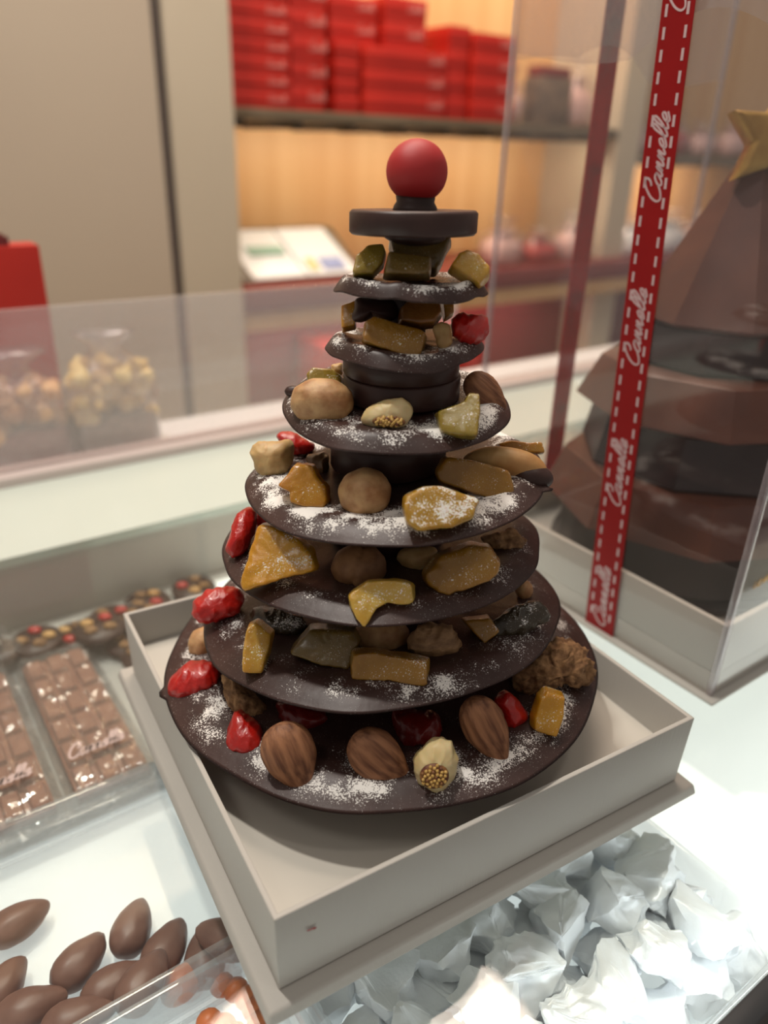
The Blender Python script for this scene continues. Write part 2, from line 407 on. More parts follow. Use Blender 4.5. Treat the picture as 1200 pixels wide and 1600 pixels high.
def word(g, text, org, ax, ay, nrm, length, hgt, wid, thick=.02, slant=.38, mi=0):
    """write text: baseline start org, along ax, letters up ay, standing off along nrm"""
    strokes, tot = word_geo(text, slant)
    sx = length / tot
    for s_ in strokes:
        P = catmull([(a * sx, b * hgt) for a, b in s_])
        L = []; R = []
        for i, p in enumerate(P):
            t = (P[min(i + 1, len(P) - 1)] - P[max(i - 1, 0)])
            if t.length < 1e-6: t = Vector((1, 0, 0))
            t.normalize(); nn = Vector((-t.y, t.x, 0)) * wid * .5
            for lst, q in ((L, p + nn), (R, p - nn)): lst.append(org + ax * q.x + ay * q.y)
        n = len(P); V = L + R + [q + nrm * thick for q in L] + [q + nrm * thick for q in R]
        F_ = []
        for i in range(n - 1):
            F_ += [(2 * n + i, 2 * n + i + 1, 3 * n + i + 1, 3 * n + i), (i, 2 * n + i, 2 * n + i + 1, i + 1)[::-1], (n + i, 3 * n + i, 3 * n + i + 1, n + i + 1)]
        g.add(V, F_, mi)
    return g

# red gift boxes on the shelf
eU = uv(1, 0) ; eV = uv(0, 1)
box_cache = {}
ORD = ['lowest', 'second up', 'third up', 'fourth up', 'fifth up', 'sixth up', 'seventh up']
def red_box(u0, u1, v0, v1, z0, z1, label, group):
    key = (round(u1 - u0, 2), round(v1 - v0, 2), round(z1 - z0, 2))
    org = uv((u0 + u1) / 2, (v0 + v1) / 2, z0)
    if key in box_cache:
        src = box_cache[key]; o = src.copy(); C.objects.link(o); o.location = org * S; ORG[o.name] = org
        for ch in src.children:
            c = ch.copy(); C.objects.link(c); c.parent = o
        tag(o, label, 'gift box', group); return o
    o = thing('gift_box', label, 'gift box', org, group)
    h = z1 - z0 - .08
    G().ubox(u0 + .12, u1 - .12, v0 + .12, v1 - .12, z0, z0 + h * .5).out('box_base', M['red_box'], o, bevel=.08)
    G().ubox(u0 + .02, u1 - .02, v0 + .02, v1 - .02, z0 + h * .35, z0 + h).out('lid', M['red_box'], o, bevel=.12)
    if u1 - u0 > 8:
        g = G(); word(g, 'Cannelle', uv(u1 - min(5.4, (u1 - u0) * .5), v0, z0 + h * .5), eU, Vector((0, 0, 1)), -eV, 4.2, h * .38, .14)
        tag(g.out('lettering', M['print'], o), 'pale script lettering')
    box_cache[key] = o; return o
def stack(u0, u1, v0, v1, z0, dz, n, where, group, jit=.25):
    for k in range(n):
        d = random.uniform(-jit, jit)
        red_box(u0 + d, u1 + d, v0 + random.uniform(0, .3), v1, z0 + k * dz, z0 + (k + 1) * dz, 'red box on the shelf, %s %s' % (ORD[k], where), group)
random.seed(4)
zt = 33.4
gr = 'red gift boxes on the wall shelf'
stack(73.6, 88.0, 160, 180, zt, 3.1, 7, 'of the stack beside the cream pillar', gr)
stack(88.6, 97.2, 161, 180, zt, 4.6, 5, 'of the second stack from the pillar', gr)
stack(99.0, 105.0, 160, 180, zt, 3.4, 4, 'of the narrow stack left of the wide boxes', gr, .1)
stack(98.8, 111.0, 162, 180, zt + 13.65, 4.3, 2, 'of the pair resting on the narrow stack', gr, .1)
stack(106.0, 129.2, 159.5, 178, zt, 4.5, 3, 'of the three wide boxes in the middle', gr, .2)
stack(112.2, 123.8, 161, 176, zt + 13.55, 4.9, 2, 'of the pair on top of the wide boxes', gr, .1)
stack(130.6, 137.2, 161, 181, zt, 4.9, 4, 'of the narrow stack right of the wide boxes', gr, .1)
stack(137.8, 151.5, 160, 180, zt, 4.7, 4, 'of the stack at the clear box edge', gr, .2)
# packets on shelves (seen through the clear box)
def bag_blob(g, ctr, w_, d_, h_, seed, pinch=.7, mi=0, n=26):
    prof = [(0, 0), (.8, 0), (1, .12), (1.02, .4), (.95, .62), (.55, .78), (.28, .86), (.55, .96), (.7, 1.0), (0, 1.0)]
    def fn(p, a, r, z):
        q = noise.noise(Vector((math.cos(a) * 1.7, math.sin(a) * 1.7, z * .25 + seed)))
        s_ = 1 + .16 * q + .07 * math.sin(a * 9 + z * .5 + seed)
        c_, si = math.cos(a), math.sin(a)
        k = (abs(c_) ** 4 + abs(si) ** 4) ** -.25
        return Vector((c_ * k * r * w_ * .5 * s_, si * k * r * d_ * .5 * s_, z))
    g2 = G(); lathe(g2, (0, 0, 0), [(r, z * h_) for r, z in prof], n, 0, fn)
    g.add([ctr + eU * p.x + eV * p.y + Vector((0, 0, p.z)) for p in g2.v], g2.f, mi)
    return g
def packet(u, v, z, w_, d_, h_, inner, label, name='gift_bag', wrap='bag', group=None, seed=1.0):
    c = uv(u, v, z); t = thing(name, label, 'bag', c, group)
    bag_blob(G(), c, w_, d_, h_, seed).out('wrapper', M[wrap], t, smooth=True)
    g = G(); bag_blob(g, c + Vector((0, 0, .1)), w_ * .86, d_ * .86, h_ * .72, seed + 3).out('filling', M[inner], t, smooth=True)
    return t
packet(157.3, 168, zt, 7, 8, 13, 'pink', 'pale pink wrapped bag on the shelf left of the grey packet', seed=2)
t = thing('sweet_packet', 'grey-brown packet with a red top on the shelf behind the clear box', 'packet', uv(169.6, 166, zt))
G().ubox(163.2, 176, 163, 169, zt, zt + 11.4).out('packet_body', M['kraft'], t, bevel=.6)
G().ubox(163.8, 175.4, 163.4, 168.6, zt + 11.4, zt + 14).out('packet_top', M['red_dark'], t, bevel=.5)
packet(183, 168, zt, 11, 8, 17, 'pink', 'pale pink wrapped bag on the shelf right of the grey packet', seed=5)
for k, (u_, wd, inn) in enumerate(((212, 10, 'pink'), (228, 13, 'red_box'), (244, 12, 'pink'), (262, 14, 'pink'))):
    packet(u_, 168, 27.5, wd, 9, 10 + k % 2 * 2, inn, ['pale wrapped bag at the left end of the short right shelf', 'red wrapped bag on the short right shelf', 'pale wrapped bag right of the red one on the short right shelf', 'pale wrapped bag at the right of the short shelf behind the gold star'][k], seed=8 + k)
# leaning white leaflet boxes on the back counter
t = thing('packet_rack', 'rack of white printed packets with green, yellow and blue labels on the back counter', 'rack', uv(90, 164, -1.2))
G().boxf([uv(75, 158, -1.1), uv(106, 158, -1.1), uv(106, 176, -1.1), uv(75, 176, -1.1), uv(72, 172, 8.6), uv(105, 172, 8.6), uv(105, 177, 8.6), uv(72, 177, 8.6)]).out('rack_body', M['shelf'], t, bevel=.2)
def lean(u0, u1, s0, s1, off, name, m, lab):
    A_ = lambda u, s: uv(u - 2.6 * s, 158 + 14 * s, -1.1 + 9.6 * s)
    nn = Vector((0, 0, 14)) + (-eV) * 10.7; nn.normalize()
    P = [A_(u0, s0), A_(u1, s0), A_(u1, s1), A_(u0, s1)]
    tag(G().boxf([p + nn * off for p in P] + [p + nn * (off + .5) for p in P]).out(name, m, t, bevel=.1), lab)
lean(77, 90.5, .04, .97, .1, 'printed_packet', M['white'], 'white packet with a green stripe')
lean(91, 104.5, .04, .97, .1, 'printed_packet', M['white'], 'white packet with yellow and blue print')
lean(80, 89, .45, .62, .61, 'green_stripe', M['green'], 'green print'); lean(92.5, 94.5, .12, .34, .61, 'yellow_mark', M['yellow'], 'yellow print'); lean(96, 102, .12, .34, .61, 'blue_mark', M['blue'], 'blue print')
# red boxes inside the lower recess
random.seed(9)
g_low = 'red boxes under the back counter'
for i, (u_, wd, dz, n) in enumerate(((93, 9, 4.2, 4), (103, 12, 4.2, 3), (117, 14, 4.0, 3), (133, 12, 4.2, 4))):
    for k in range(n):
        red_box(u_, u_ + wd, 157, 169, -33 + k * dz, -33 + (k + 1) * dz, 'red box under the back counter, %s of %s' % (ORD[k], ['the leftmost stack', 'the second stack from the left', 'the third stack from the left', 'the fourth stack from the left'][i]), g_low)
# bags on the back counter seen through the clear box
for k, (u_, wd, hh, inn) in enumerate(((152, 12, 12, 'pink'), (166, 13, 9, 'red_box'), (180, 12, 13, 'pink'), (207, 14, 12, 'white'), (224, 16, 13, 'white'), (242, 14, 12, 'pink'))):
    packet(u_, 160, -1.2, wd, 9, hh, inn, ['pale pink bag on the back counter beside the wood wall', 'red filled bag on the back counter between two pink bags', 'pale pink bag on the back counter left of the cream post', 'white bag on the back counter right of the cream post', 'large white bag on the back counter behind the red ribbon', 'pale bag on the back counter behind the chocolate cone'][k], seed=20 + k)

# ---------------------------------------------------------------- display counter
dc = thing('display_counter', 'glass-topped white display counter lit from inside', 'counter', uv(16, 30, FZ))
U0, U1 = -70, 130
G().ubox(U0, U1, 6.0, 53.1, -.6, 0).out('glass_top', M['glass'], dc)
tag(G().ubox(U0, U1, 5.2, 6.0, -1.6, .1).out('front_rail', M['metal_dark'], dc, bevel=.08), 'black metal front edge')
G().ubox(U0, U1, 5.2, 6.0, -9, -1.6).out('front_panel', M['panel'], dc)
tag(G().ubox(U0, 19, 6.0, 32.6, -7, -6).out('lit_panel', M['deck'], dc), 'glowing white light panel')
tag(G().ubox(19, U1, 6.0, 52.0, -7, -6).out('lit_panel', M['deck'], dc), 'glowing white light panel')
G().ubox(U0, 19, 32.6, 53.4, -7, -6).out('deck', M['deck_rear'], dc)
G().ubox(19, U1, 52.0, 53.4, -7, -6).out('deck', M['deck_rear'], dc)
G().ubox(U0, U1, 53.4, 54.2, -7, -.7).out('back_panel', M['panel'], dc)
tag(G().ubox(U0, U1, 53.2, 66, -.7, 0).out('rear_top', M['back_glass'], dc), 'pale green back-painted glass strip')
G().ubox(U0, U1, 66, 69, -.7, .9).out('rear_rail', M['rail'], dc, bevel=.25)
G().ubox(U0, U1, 69, 79, -1.6, -1.0).out('rear_ledge', M['white'], dc, bevel=.1)
G().ubox(U0, U1, 54.2, 79, FZ, -1.6).out('rear_body', M['cream2'], dc)
G().ubox(U0, U1, 8, 54.2, FZ, -7).out('cabinet_body', M['cream2'], dc)
tag(G().ubox(-60, 58, 67.2, 67.7, .9, 14.4).out('splash_guard', M['guard'], dc, bevel=.06), 'clear upright acrylic guard')

# things behind the guard
t = thing('gift_bag', 'tall red paper bag at the far left behind the acrylic guard', 'bag', uv(11, 78, -1.0))
g = G().ubox(5.0, 15.9, 76, 79, -1.0, 18.2); g.out('bag_body', M['red_box'], t, bevel=.15)
g = G()
for k in range(2): g.ubox(7.5, 13.5, 76.2 + k * 2.4, 76.4 + k * 2.4, 18.2, 19.0)
g.out('handle', M['red_dark'], t)
def pop_bag(u, w_, h_, mname, label, seed):
    c = uv(u, 73.0, -1.0); t = thing('popcorn_bag', label, 'bag', c, 'popcorn bags behind the guard')
    random.seed(seed)
    bag_blob(G(), c, w_, 5.2, h_ * 1.25, seed).out('cellophane', M['crinkle'], t, smooth=True)
    G().ubox(u - w_ * .44, u + w_ * .44, 70.8, 75.2, -1.0, h_ * .32).out('inner_carton', M['kraft'] if seed > 1.5 else M['red_dark'], t, bevel=.3)
    g = G()
    for k in range(70):
        p = uv(u + random.uniform(-.42, .42) * w_, random.uniform(70.9, 75.0), h_ * random.uniform(.3, .8))
        ico = ICO2; r = random.uniform(.55, .95)
        g.add([p + q * r * (1 + .5 * noise.noise(q * 2.3 + Vector((k, seed, 0)))) for q in ico[0]], ico[1])
    tag(g.out('popcorn', M[mname], t, smooth=True), 'golden popcorn clusters', kind='stuff')
bm = bmesh.new(); bmesh.ops.create_icosphere(bm, subdivisions=2, radius=1); bm.verts.ensure_lookup_table()
ICO2 = ([v.co.copy() for v in bm.verts], [tuple(v.index for v in f.verts) for f in bm.faces]); bm.free()
pop_bag(11.3, 8.0, 8.6, 'popcorn2', 'cellophane bag of caramel popcorn in front of the red bag', 1.0)
pop_bag(19.6, 8.2, 9.4, 'popcorn', 'cellophane bag of pale gold popcorn right of the caramel one', 2.0)

# ---------------------------------------------------------------- inside the case: acrylic trays and their sweets
def acrylic_tray(u0, u1, v0, v1, label, z0=-6.0, h=2.9, th=.28):
    t = thing('acrylic_tray', label, 'tray', uv((u0 + u1) / 2, (v0 + v1) / 2, z0))
    G().ubox(u0, u1, v0, v1, z0 + .01, z0 + .2).out('tray_floor', M['acrylic'], t)
    for b in ((u0, u1, v0, v0 + th), (u0, u1, v1 - th, v1), (u0, u0 + th, v0 + th, v1 - th), (u1 - th, u1, v0 + th, v1 - th)):
        G().ubox(*b, z0 + .2, z0 + h).out('tray_wall', M['acrylic'], t, bevel=.06)
    return t
acrylic_tray(-9, 8.6, 20.2, 32.0, 'clear acrylic tray holding the cocoa-coated nuts, lower left')
acrylic_tray(-9, 8.6, 8.2, 19.9, 'clear acrylic tray with orange peel, mostly under the white box')
acrylic_tray(-9, 13.4, 32.3, 51.0, 'clear acrylic tray holding the bagged chocolate bars', h=1.0)
acrylic_tray(8.9, 27.6, 6.7, 19.9, 'clear acrylic tray full of white foil wrapped chocolates')

def bar_bag(u0, u1, v0, v1, label, m='milkbar', seed=1):
    zc = -5.7; t = thing('bagged_chocolate_bar', label, 'chocolate bar', uv((u0 + u1) / 2, (v0 + v1) / 2, zc), 'bagged chocolate bars')
    G().ubox(u0, u1, v0, v1, zc, zc + .5).out('chocolate_slab', M[m], t, bevel=.1)
    slab = t.children[0]
    nu, nv = 3, 6; g = G()
    for i in range(nu):
        for j in range(nv):
            a0 = u0 + (u1 - u0) * i / nu + .12; a1 = u0 + (u1 - u0) * (i + 1) / nu - .12
            b0 = v0 + (v1 - v0) * j / nv + .12; b1 = v0 + (v1 - v0) * (j + 1) / nv - .12
            g.boxf([uv(a0, b0, zc + .5), uv(a1, b0, zc + .5), uv(a1, b1, zc + .5), uv(a0, b1, zc + .5),
                    uv(a0 + .14, b0 + .14, zc + .8), uv(a1 - .14, b0 + .14, zc + .8), uv(a1 - .14, b1 - .14, zc + .8), uv(a0 + .14, b1 - .14, zc + .8)])
    o = g.out('segments', M[m], t)
    # crinkled bag: a sheet over the bar with loose margins
    g = G(); nx, ny = 40, 90; x0, x1, y0, y1 = u0 - .48, u1 + .48, v0 - 1.2, v1 + 1.4
    for j in range(ny + 1):
        for i in range(nx + 1):
            a = x0 + (x1 - x0) * i / nx; b = y0 + (y1 - y0) * j / ny
            inside = min(a - u0, u1 - a, b - v0, v1 - b); k = max(0, min(1, (inside + .45) / .5))
            h = .12 + .84 * k + .24 * noise.noise(Vector((a * .9, b * .5, seed * 7.1))) + .22 * (1 - k) * abs(noise.noise(Vector((a * 2.1, b * .8, seed * 3.3)))) + .22 * abs(noise.noise(Vector((a * 1.6, b * 1.1, seed * 5.7)))) ** .6
            g.v.append(uv(a, b, zc + .05 + h))
    for j in range(ny):
        for i in range(nx):
            a = j * (nx + 1) + i; g.f.append((a, a + 1, a + nx + 2, a + nx + 1)); g.m.append(0)
    g.out('cellophane_bag', M['bag'], t, smooth=True)
    g = G()
    um = (u0 + u1) / 2
    word(g, 'Cannelle', uv(um - 1.8, v0 + 2.2, zc + 1.35), eU, eV, Vector((0, 0, 1)), 3.1, 1.1, .13)
    tag(g.out('lettering', M['thread'], t), 'white script lettering')
bar_bag(4.55, 8.55, 33.7, 47.3, 'milk chocolate bar in a printed clear bag beside the white box', seed=1)
bar_bag(-.45, 3.45, 33.7, 47.3, 'milk chocolate bar in a shiny bag, second from the white box', seed=2)
bar_bag(-5.45, -1.55, 33.7, 47.3, 'milk chocolate bar in a bag at the left edge of the case', seed=3)

# mendiants (dark discs with nuts) at the back of that tray
def round_disc(g, ctr, r, h, n=28, mi=0): return lathe(g, ctr, [(0, 0), (r, 0), (r * 1.02, h * .4), (r * .94, h * .9), (0, h)], n, mi)
random.seed(12)
def mendiant(u, v, z, r, lab, col):
    t = thing('mendiant', lab, 'chocolate', uv(u, v, z), 'dark mendiant discs behind the bars')
    round_disc(G(), uv(u, v, z), r, .45).out('chocolate_disc', M['choc'], t, smooth=True)
    for k in range(4):
        a = k * 1.7 + u; p = uv(u + .5 * r * math.cos(a), v + .5 * r * math.sin(a), z + .55)
        g = G(); g.add([p + Vector((q.x * .5, q.y * .38, q.z * .28)) for q in ICO2[0]], ICO2[1])
        g.out('nut' if k != 1 else 'cherry', M[col[k % len(col)]], t, smooth=True)
for u_, v_, z_, lab in ((8.6, 49.3, -5.6, 'dark mendiant disc behind the bagged bar nearest the white box'), (11.6, 46.6, -5.6, 'dark mendiant disc half hidden beside the white box'),
                        (11.2, 49.3, -5.1, 'dark mendiant disc in the back right corner of the tray'), (11.9, 43.6, -5.0, 'dark mendiant disc with a pink piece touching the white box wall'), (6.0, 49.4, -5.1, 'dark mendiant disc at the back left of the group')):
    mendiant(u_, v_, z_, 1.75, lab, ['cashew', 'cherry', 'walnut', 'walnut'])
for u_, v_, z_, lab in ((14.4, 50.9, -5.6, 'dark mendiant disc showing above the far rim of the white box'), (18.2, 51.0, -5.6, 'dark mendiant disc behind the far rim of the white box, near the tree'),
                        (10.0, 47.9, -4.6, 'dark mendiant disc lying on top of the group'), (13.2, 48.2, -5.1, 'dark mendiant disc behind the left corner of the white box')):
    mendiant(u_, v_, z_, 1.75, lab, ['walnut', 'walnut', 'cherry', 'cashew'])
t = packet(2.6, 49.3, -5.75, 4.6, 2.6, 2.6, 'kraft', 'small crumpled clear bag of dark chocolates at the back left of the case', seed=31)
t['category'] = 'bag'

# cocoa-coated almonds
def dragee_mesh(seed):
    V = []
    for q in ICO3[0]:
        t_ = q.x; rr = (1 - .25 * t_) * (1 - .12 * max(0, t_) ** 2)
        p = Vector((q.x * 1.42, q.y * .86 * rr, q.z * .74 * rr))
        p *= 1 + .06 * noise.noise(q * 1.6 + Vector((seed, 0, 0))) + .025 * noise.noise(q * 5 + Vector((seed, 3, 0)))
        V.append(p)
    return V
bm = bmesh.new(); bmesh.ops.create_icosphere(bm, subdivisions=4, radius=1); bm.verts.ensure_lookup_table()
ICO3 = ([v.co.copy() for v in bm.verts], [tuple(v.index for v in f.verts) for f in bm.faces]); bm.free()
DR = [(.38, 27.67, 10, 0, 'large cocoa-coated nut lying alone at the upper left of the acrylic tray'),
      (-.9, 24.9, 42, 0, 'cocoa-coated nut at the left edge of the tray, under the plastic curl'),
      (2.12, 24.26, 30, 0, 'cocoa-coated nut pointing up at the left of the cluster'),
      (4.5, 24.6, 55, 0, 'cocoa-coated nut farthest back in the cluster'),
      (5.4, 22.75, 40, .1, 'cocoa-coated nut second from the right in the back row'),
      (6.6, 21.5, 66, 0, 'cocoa-coated nut at the right end of the back row'),
      (7.45, 20.98, 130, 1.2, 'cocoa-coated nut against the tray rail at the far right'),
      (3.0, 22.3, 8, .15, 'cocoa-coated nut with a wrinkled top in the middle of the cluster'),
      (3.95, 21.2, 35, 1.0, 'long cocoa-coated nut leaning over the front of the cluster'),
      (-.1, 23.1, -5, .3, 'cocoa-coated nut lying flat at the lower left of the cluster'),
      (1.35, 21.4, -12, .6, 'cocoa-coated nut at the bottom edge of the photo, mostly cut off')]
for i, (u_, v_, a, dz, lab) in enumerate(DR):
    c = uv(u_, v_, -5.8 + .72 + dz); R_ = Matrix.Rotation(math.radians(a) + SA, 3, 'Z')
    o = mk('cocoa_coated_nut', [c + R_ @ p for p in dragee_mesh(i * 2.3)], ICO3[1], M['dragee'], org=c - Vector((0, 0, .72)))
    tag(o, lab, 'chocolate', 'cocoa-coated nuts in the acrylic tray')
c = uv(5.5, 20.9, -5.0)
tag(mk('cocoa_coated_nut', [c + Matrix.Rotation(.9, 3, 'Z') @ (p * .8) for p in dragee_mesh(50)], ICO3[1], M['orange_peel'], org=c), 'orange-brown coated piece at the lower right of the cluster', 'sweet')
for k, (u_, v_) in enumerate(((7.3, 18.4), (6.2, 17.2))):
    g = G(); c = uv(u_, v_, -5.79)
    for i in range(7):
        a = -.7 + i * .23
        g.add([c + eU * (q.x * .55 + 3.2 * math.cos(a) - 3.0) + eV * (q.y * .5 + 2.6 * math.sin(a) - .0) + Vector((0, 0, .5 + q.z * .45 + k * .2)) for q in ICO2[0]], ICO2[1])
    tag(g.out('candied_orange_peel', M['orange_peel'], org=c, smooth=True), ['bright orange peel stick beside the corner of the white box', 'orange peel stick hidden behind the brighter one'][k], 'sweet')

# white foil wrapped chocolates
random.seed(77)
def foil_mesh(seed, sx, sy, sz):
    rnd = random.Random(seed); b = bmesh.new()
    for i in range(15):
        q = Vector((rnd.uniform(-1, 1), rnd.uniform(-1, 1), rnd.uniform(-1, 1)))
        k = (abs(q.x) ** 5 + abs(q.y) ** 5 + abs(q.z) ** 5) ** (1 / 5)
        q = q / k * rnd.uniform(.86, 1.05); b.verts.new((q.x * sx, q.y * sy, q.z * sz))
    r = bmesh.ops.convex_hull(b, input=b.verts)
    for v in [v for v in b.verts if not v.link_faces]: b.verts.remove(v)
    bmesh.ops.bevel(b, geom=list(b.edges), offset=.16, segments=3, profile=.6, affect='EDGES', clamp_overlap=True)
    bmesh.ops.triangulate(b, faces=b.faces)
    bmesh.ops.subdivide_edges(b, edges=b.edges, cuts=4, use_grid_fill=True)
    b.verts.ensure_lookup_table()
    for v in b.verts:
        p = v.co; n1 = noise.noise(Vector((p.x * .9, p.y * .9, p.z * .9 + seed))); n2 = abs(noise.noise(Vector((p.x * 2.0 + seed, p.y * 2.0, p.z * 2.0))))
        n3 = abs(noise.noise(Vector((p.x * .95 - seed, p.y * .95, p.z * .95 + 7))))
        v.co = p * (1.08 + .12 * n1 - .38 * n3 - .16 * n2)
    V = [v.co.copy() for v in b.verts]; b.verts.index_update(); F_ = [tuple(v.index for v in f.verts) for f in b.faces]; b.free(); return V, F_
slots = []
for layer, (zz, off, vmax) in enumerate(((-5.75, 0, 4), (-4.2, 1.3, 3))):
    for j in range(vmax):
        for i in range(7 - layer):
            slots.append((10.6 + off + i * 2.58 + random.uniform(-.2, .2), 8.5 + off * .9 + j * 2.9 + random.uniform(-.25, .25), zz, layer))
FOILS = [foil_mesh(k + .5, random.uniform(1.6, 1.85), random.uniform(1.45, 1.7), random.uniform(1.0, 1.15)) for k in range(12)]
ONTH = ['first', 'second', 'third', 'fourth', 'fifth', 'sixth', 'seventh']
for i, (u_, v_, z_, layer) in enumerate(slots):
    V, F_ = FOILS[i % 12]; c = uv(u_, v_, z_ + .98)
    R_ = Matrix.Rotation(random.uniform(0, 6.28), 3, 'Z') @ Matrix.Rotation(random.uniform(-.35, .35), 3, 'X') @ Matrix.Rotation(random.uniform(-.3, .3), 3, 'Y')
    o = mk('foil_wrapped_chocolate', [c + R_ @ p for p in V], F_, M['silver'], org=c - Vector((0, 0, .98)))
    o.data.set_sharp_from_angle(angle=.9)
    per = 7 - layer; kk = i - 28 * layer
    tag(o, 'white foil wrapped chocolate, %s layer, %s row from the front rail, %s from the left' % (('bottom', 'top')[layer], ONTH[kk // per], ONTH[kk % per]), 'chocolate', ['bottom layer of foil wrapped chocolates', 'top layer of foil wrapped chocolates'][layer])

# ---------------------------------------------------------------- clear gift box with its chocolate cone
PU, PV = 34.5, 16.55; SD = 20.3
cb = thing('clear_gift_box', 'tall clear plastic gift box tied with red printed ribbon, right of the tree', 'gift box', uv(PU + SD / 2, PV + SD / 2, 0))
o = G().ubox(PU - .55, PU + SD + .5, PV - .55, PV + SD + .5, 0, .22).out('base_card', M['paper'], cb, bevel=.08); tag(o, 'white card foot with a narrow lip')
g = G(); b0, b1 = .22, 4.7
g.ubox(PU, PU + SD, PV, PV + SD, b0, 1.6)
for bb in ((PU, PU + .35, PV, PV + SD), (PU + SD - .35, PU + SD, PV, PV + SD), (PU + .35, PU + SD - .35, PV, PV + .35), (PU + .35, PU + SD - .35, PV + SD - .35, PV + SD)):
    g.ubox(*bb, 1.6, b1)
tag(g.out('base_tray', M['card_in'], cb, bevel=.06), 'white card tray with raised walls')
e_ = .12; TOP = 39.0
g = G()
for bb in ((PU - e_, PU - e_ + .05, PV - e_, PV + SD + e_), (PU + SD + e_ - .05, PU + SD + e_, PV - e_, PV + SD + e_), (PU - e_ + .05, PU + SD + e_ - .05, PV - e_, PV - e_ + .05), (PU - e_ + .05, PU + SD + e_ - .05, PV + SD + e_ - .05, PV + SD + e_)):
    g.ubox(*bb, .24, TOP)
g.ubox(PU - e_ + .05, PU + SD + e_ - .05, PV - e_ + .05, PV + SD + e_ - .05, TOP - .05, TOP)
tag(g.out('plastic_cover', M['film'], cb), 'clear folded plastic cover')
for (a_, b_) in ((PU - e_, PV - e_), (PU - e_, PV + SD + e_ - .3), (PU + SD + e_ - .3, PV - e_), (PU + SD + e_ - .3, PV + SD + e_ - .3)):
    g = G(); g.ubox(a_ - .02, a_ + .32, b_ - .02, b_ + .32, .26, TOP - .06)
    tag(g.out('folded_edge', M['fold'], cb, bevel=.05), 'thicker folded corner of the plastic')
# tucked-in flap at the top: a second sheet with a wavy lower edge
g = G(); nn_ = 40
for side in range(2):
    base = len(g.v)
    for i in range(nn_ + 1):
        s_ = i / nn_; w_ = 31.6 + .5 * math.sin(s_ * 7) + (1.2 if .25 < s_ < .6 else 0) * math.sin((s_ - .25) / .35 * PI)
        for z in (w_, TOP - .1):
            off = .25 + .18 * noise.noise(Vector((s_ * 5, z * .3, side)))
            g.v.append(uv(PU + off, PV + .1 + s_ * (SD - .2), z) if side == 0 else uv(PU + .1 + s_ * (SD - .2), PV + SD - off, z))
    for i in range(nn_):
        a = base + i * 2; g.f.append((a, a + 2, a + 3, a + 1)); g.m.append(0)
tag(g.out('tuck_flap', M['flap'], cb, smooth=True), 'folded clear flap near the top of the cover')

def ribbon(pts, outn, name, write, phase):
    """pts: rows (centre, half width vector) from bottom to top on a box face"""
    g = G()
    for c, hw in pts: g.v += [c - hw, c + hw, c + hw + outn * .05, c - hw + outn * .05]
    for i in range(len(pts) - 1):
        a = i * 4; b = a + 4
        for k in range(4):
            g.f.append((a + k, a + (k + 1) % 4, b + (k + 1) % 4, b + k)); g.m.append(0)
    rb = g.out(name, M['ribbon'], cb, smooth=False)
    def at(z, s_):                       # point on ribbon at height z and lateral -1..1
        for (c0, h0), (c1, h1) in zip(pts, pts[1:]):
            if c0.z <= z <= c1.z or (c1, h1) == pts[-1]:
                t_ = (z - c0.z) / (c1.z - c0.z); c = c0.lerp(c1, t_); h = h0.lerp(h1, t_); return c + h * s_ + outn * .05
    g = G(); z = 1.0 + phase
    while z < 38.2:
        for sd in (-.66, .66):
            A_, B_ = at(z, sd), at(z + .5, sd); hw = pts[0][1].normalized() * .07; ax = (B_ - A_)
            z += 0
            g.boxf([A_ - hw, A_ + hw, B_ + hw, B_ - hw, A_ - hw + outn * .02, A_ + hw + outn * .02, B_ + hw + outn * .02, B_ - hw + outn * .02])
        z += .905
    tag(g.out('stitching', M['thread'], rb, org=ORG[cb.name]), 'pale printed stitch lines')
    for z0 in write:
        g = G()
        A_ = at(z0, 0); ax = (at(z0 + 3, 0) - A_).normalized(); ay = outn.cross(ax).normalized()
        word(g, 'Cannelle', A_ - ay * .38, ax, ay, outn, 4.0, .98, .095, .02, slant=.42)
        tag(g.out('lettering', M['thread'], rb, org=ORG[cb.name]), 'pale script lettering')
    return rb
of = -eU
def vline(z): return 24.25 + (26.05 - 24.25) * z / 33.4
P_ = [(uv(PU - e_ - .02, vline(z), z), eV * (-(1.08 - .2 * z / 33.4))) for z in (.0, 6, 12, 18, 24, 30, 36, TOP)]
ribbon(P_, of, 'ribbon', [.45, 8.5, 16.65, 24.75, 32.75], 0.06)
P_ = [(uv(42.75 if z < 20 else 42.85, PV + SD + e_ + .03, z), eU * .88) for z in (.25, 12, 24, TOP)]
ribbon(P_, eV, 'ribbon', [6, 14.2, 22.4, 30.6], .3)
g = G()
word(g, 'whhl', uv(PU + 1.15, PV - e_, 6.7), eU, Vector((0, 0, 1)), -eV, 3.0, 1.1, .05, .015)
tag(g.out('side_lettering', M['gold'], cb), 'faint script lettering on the clear side')

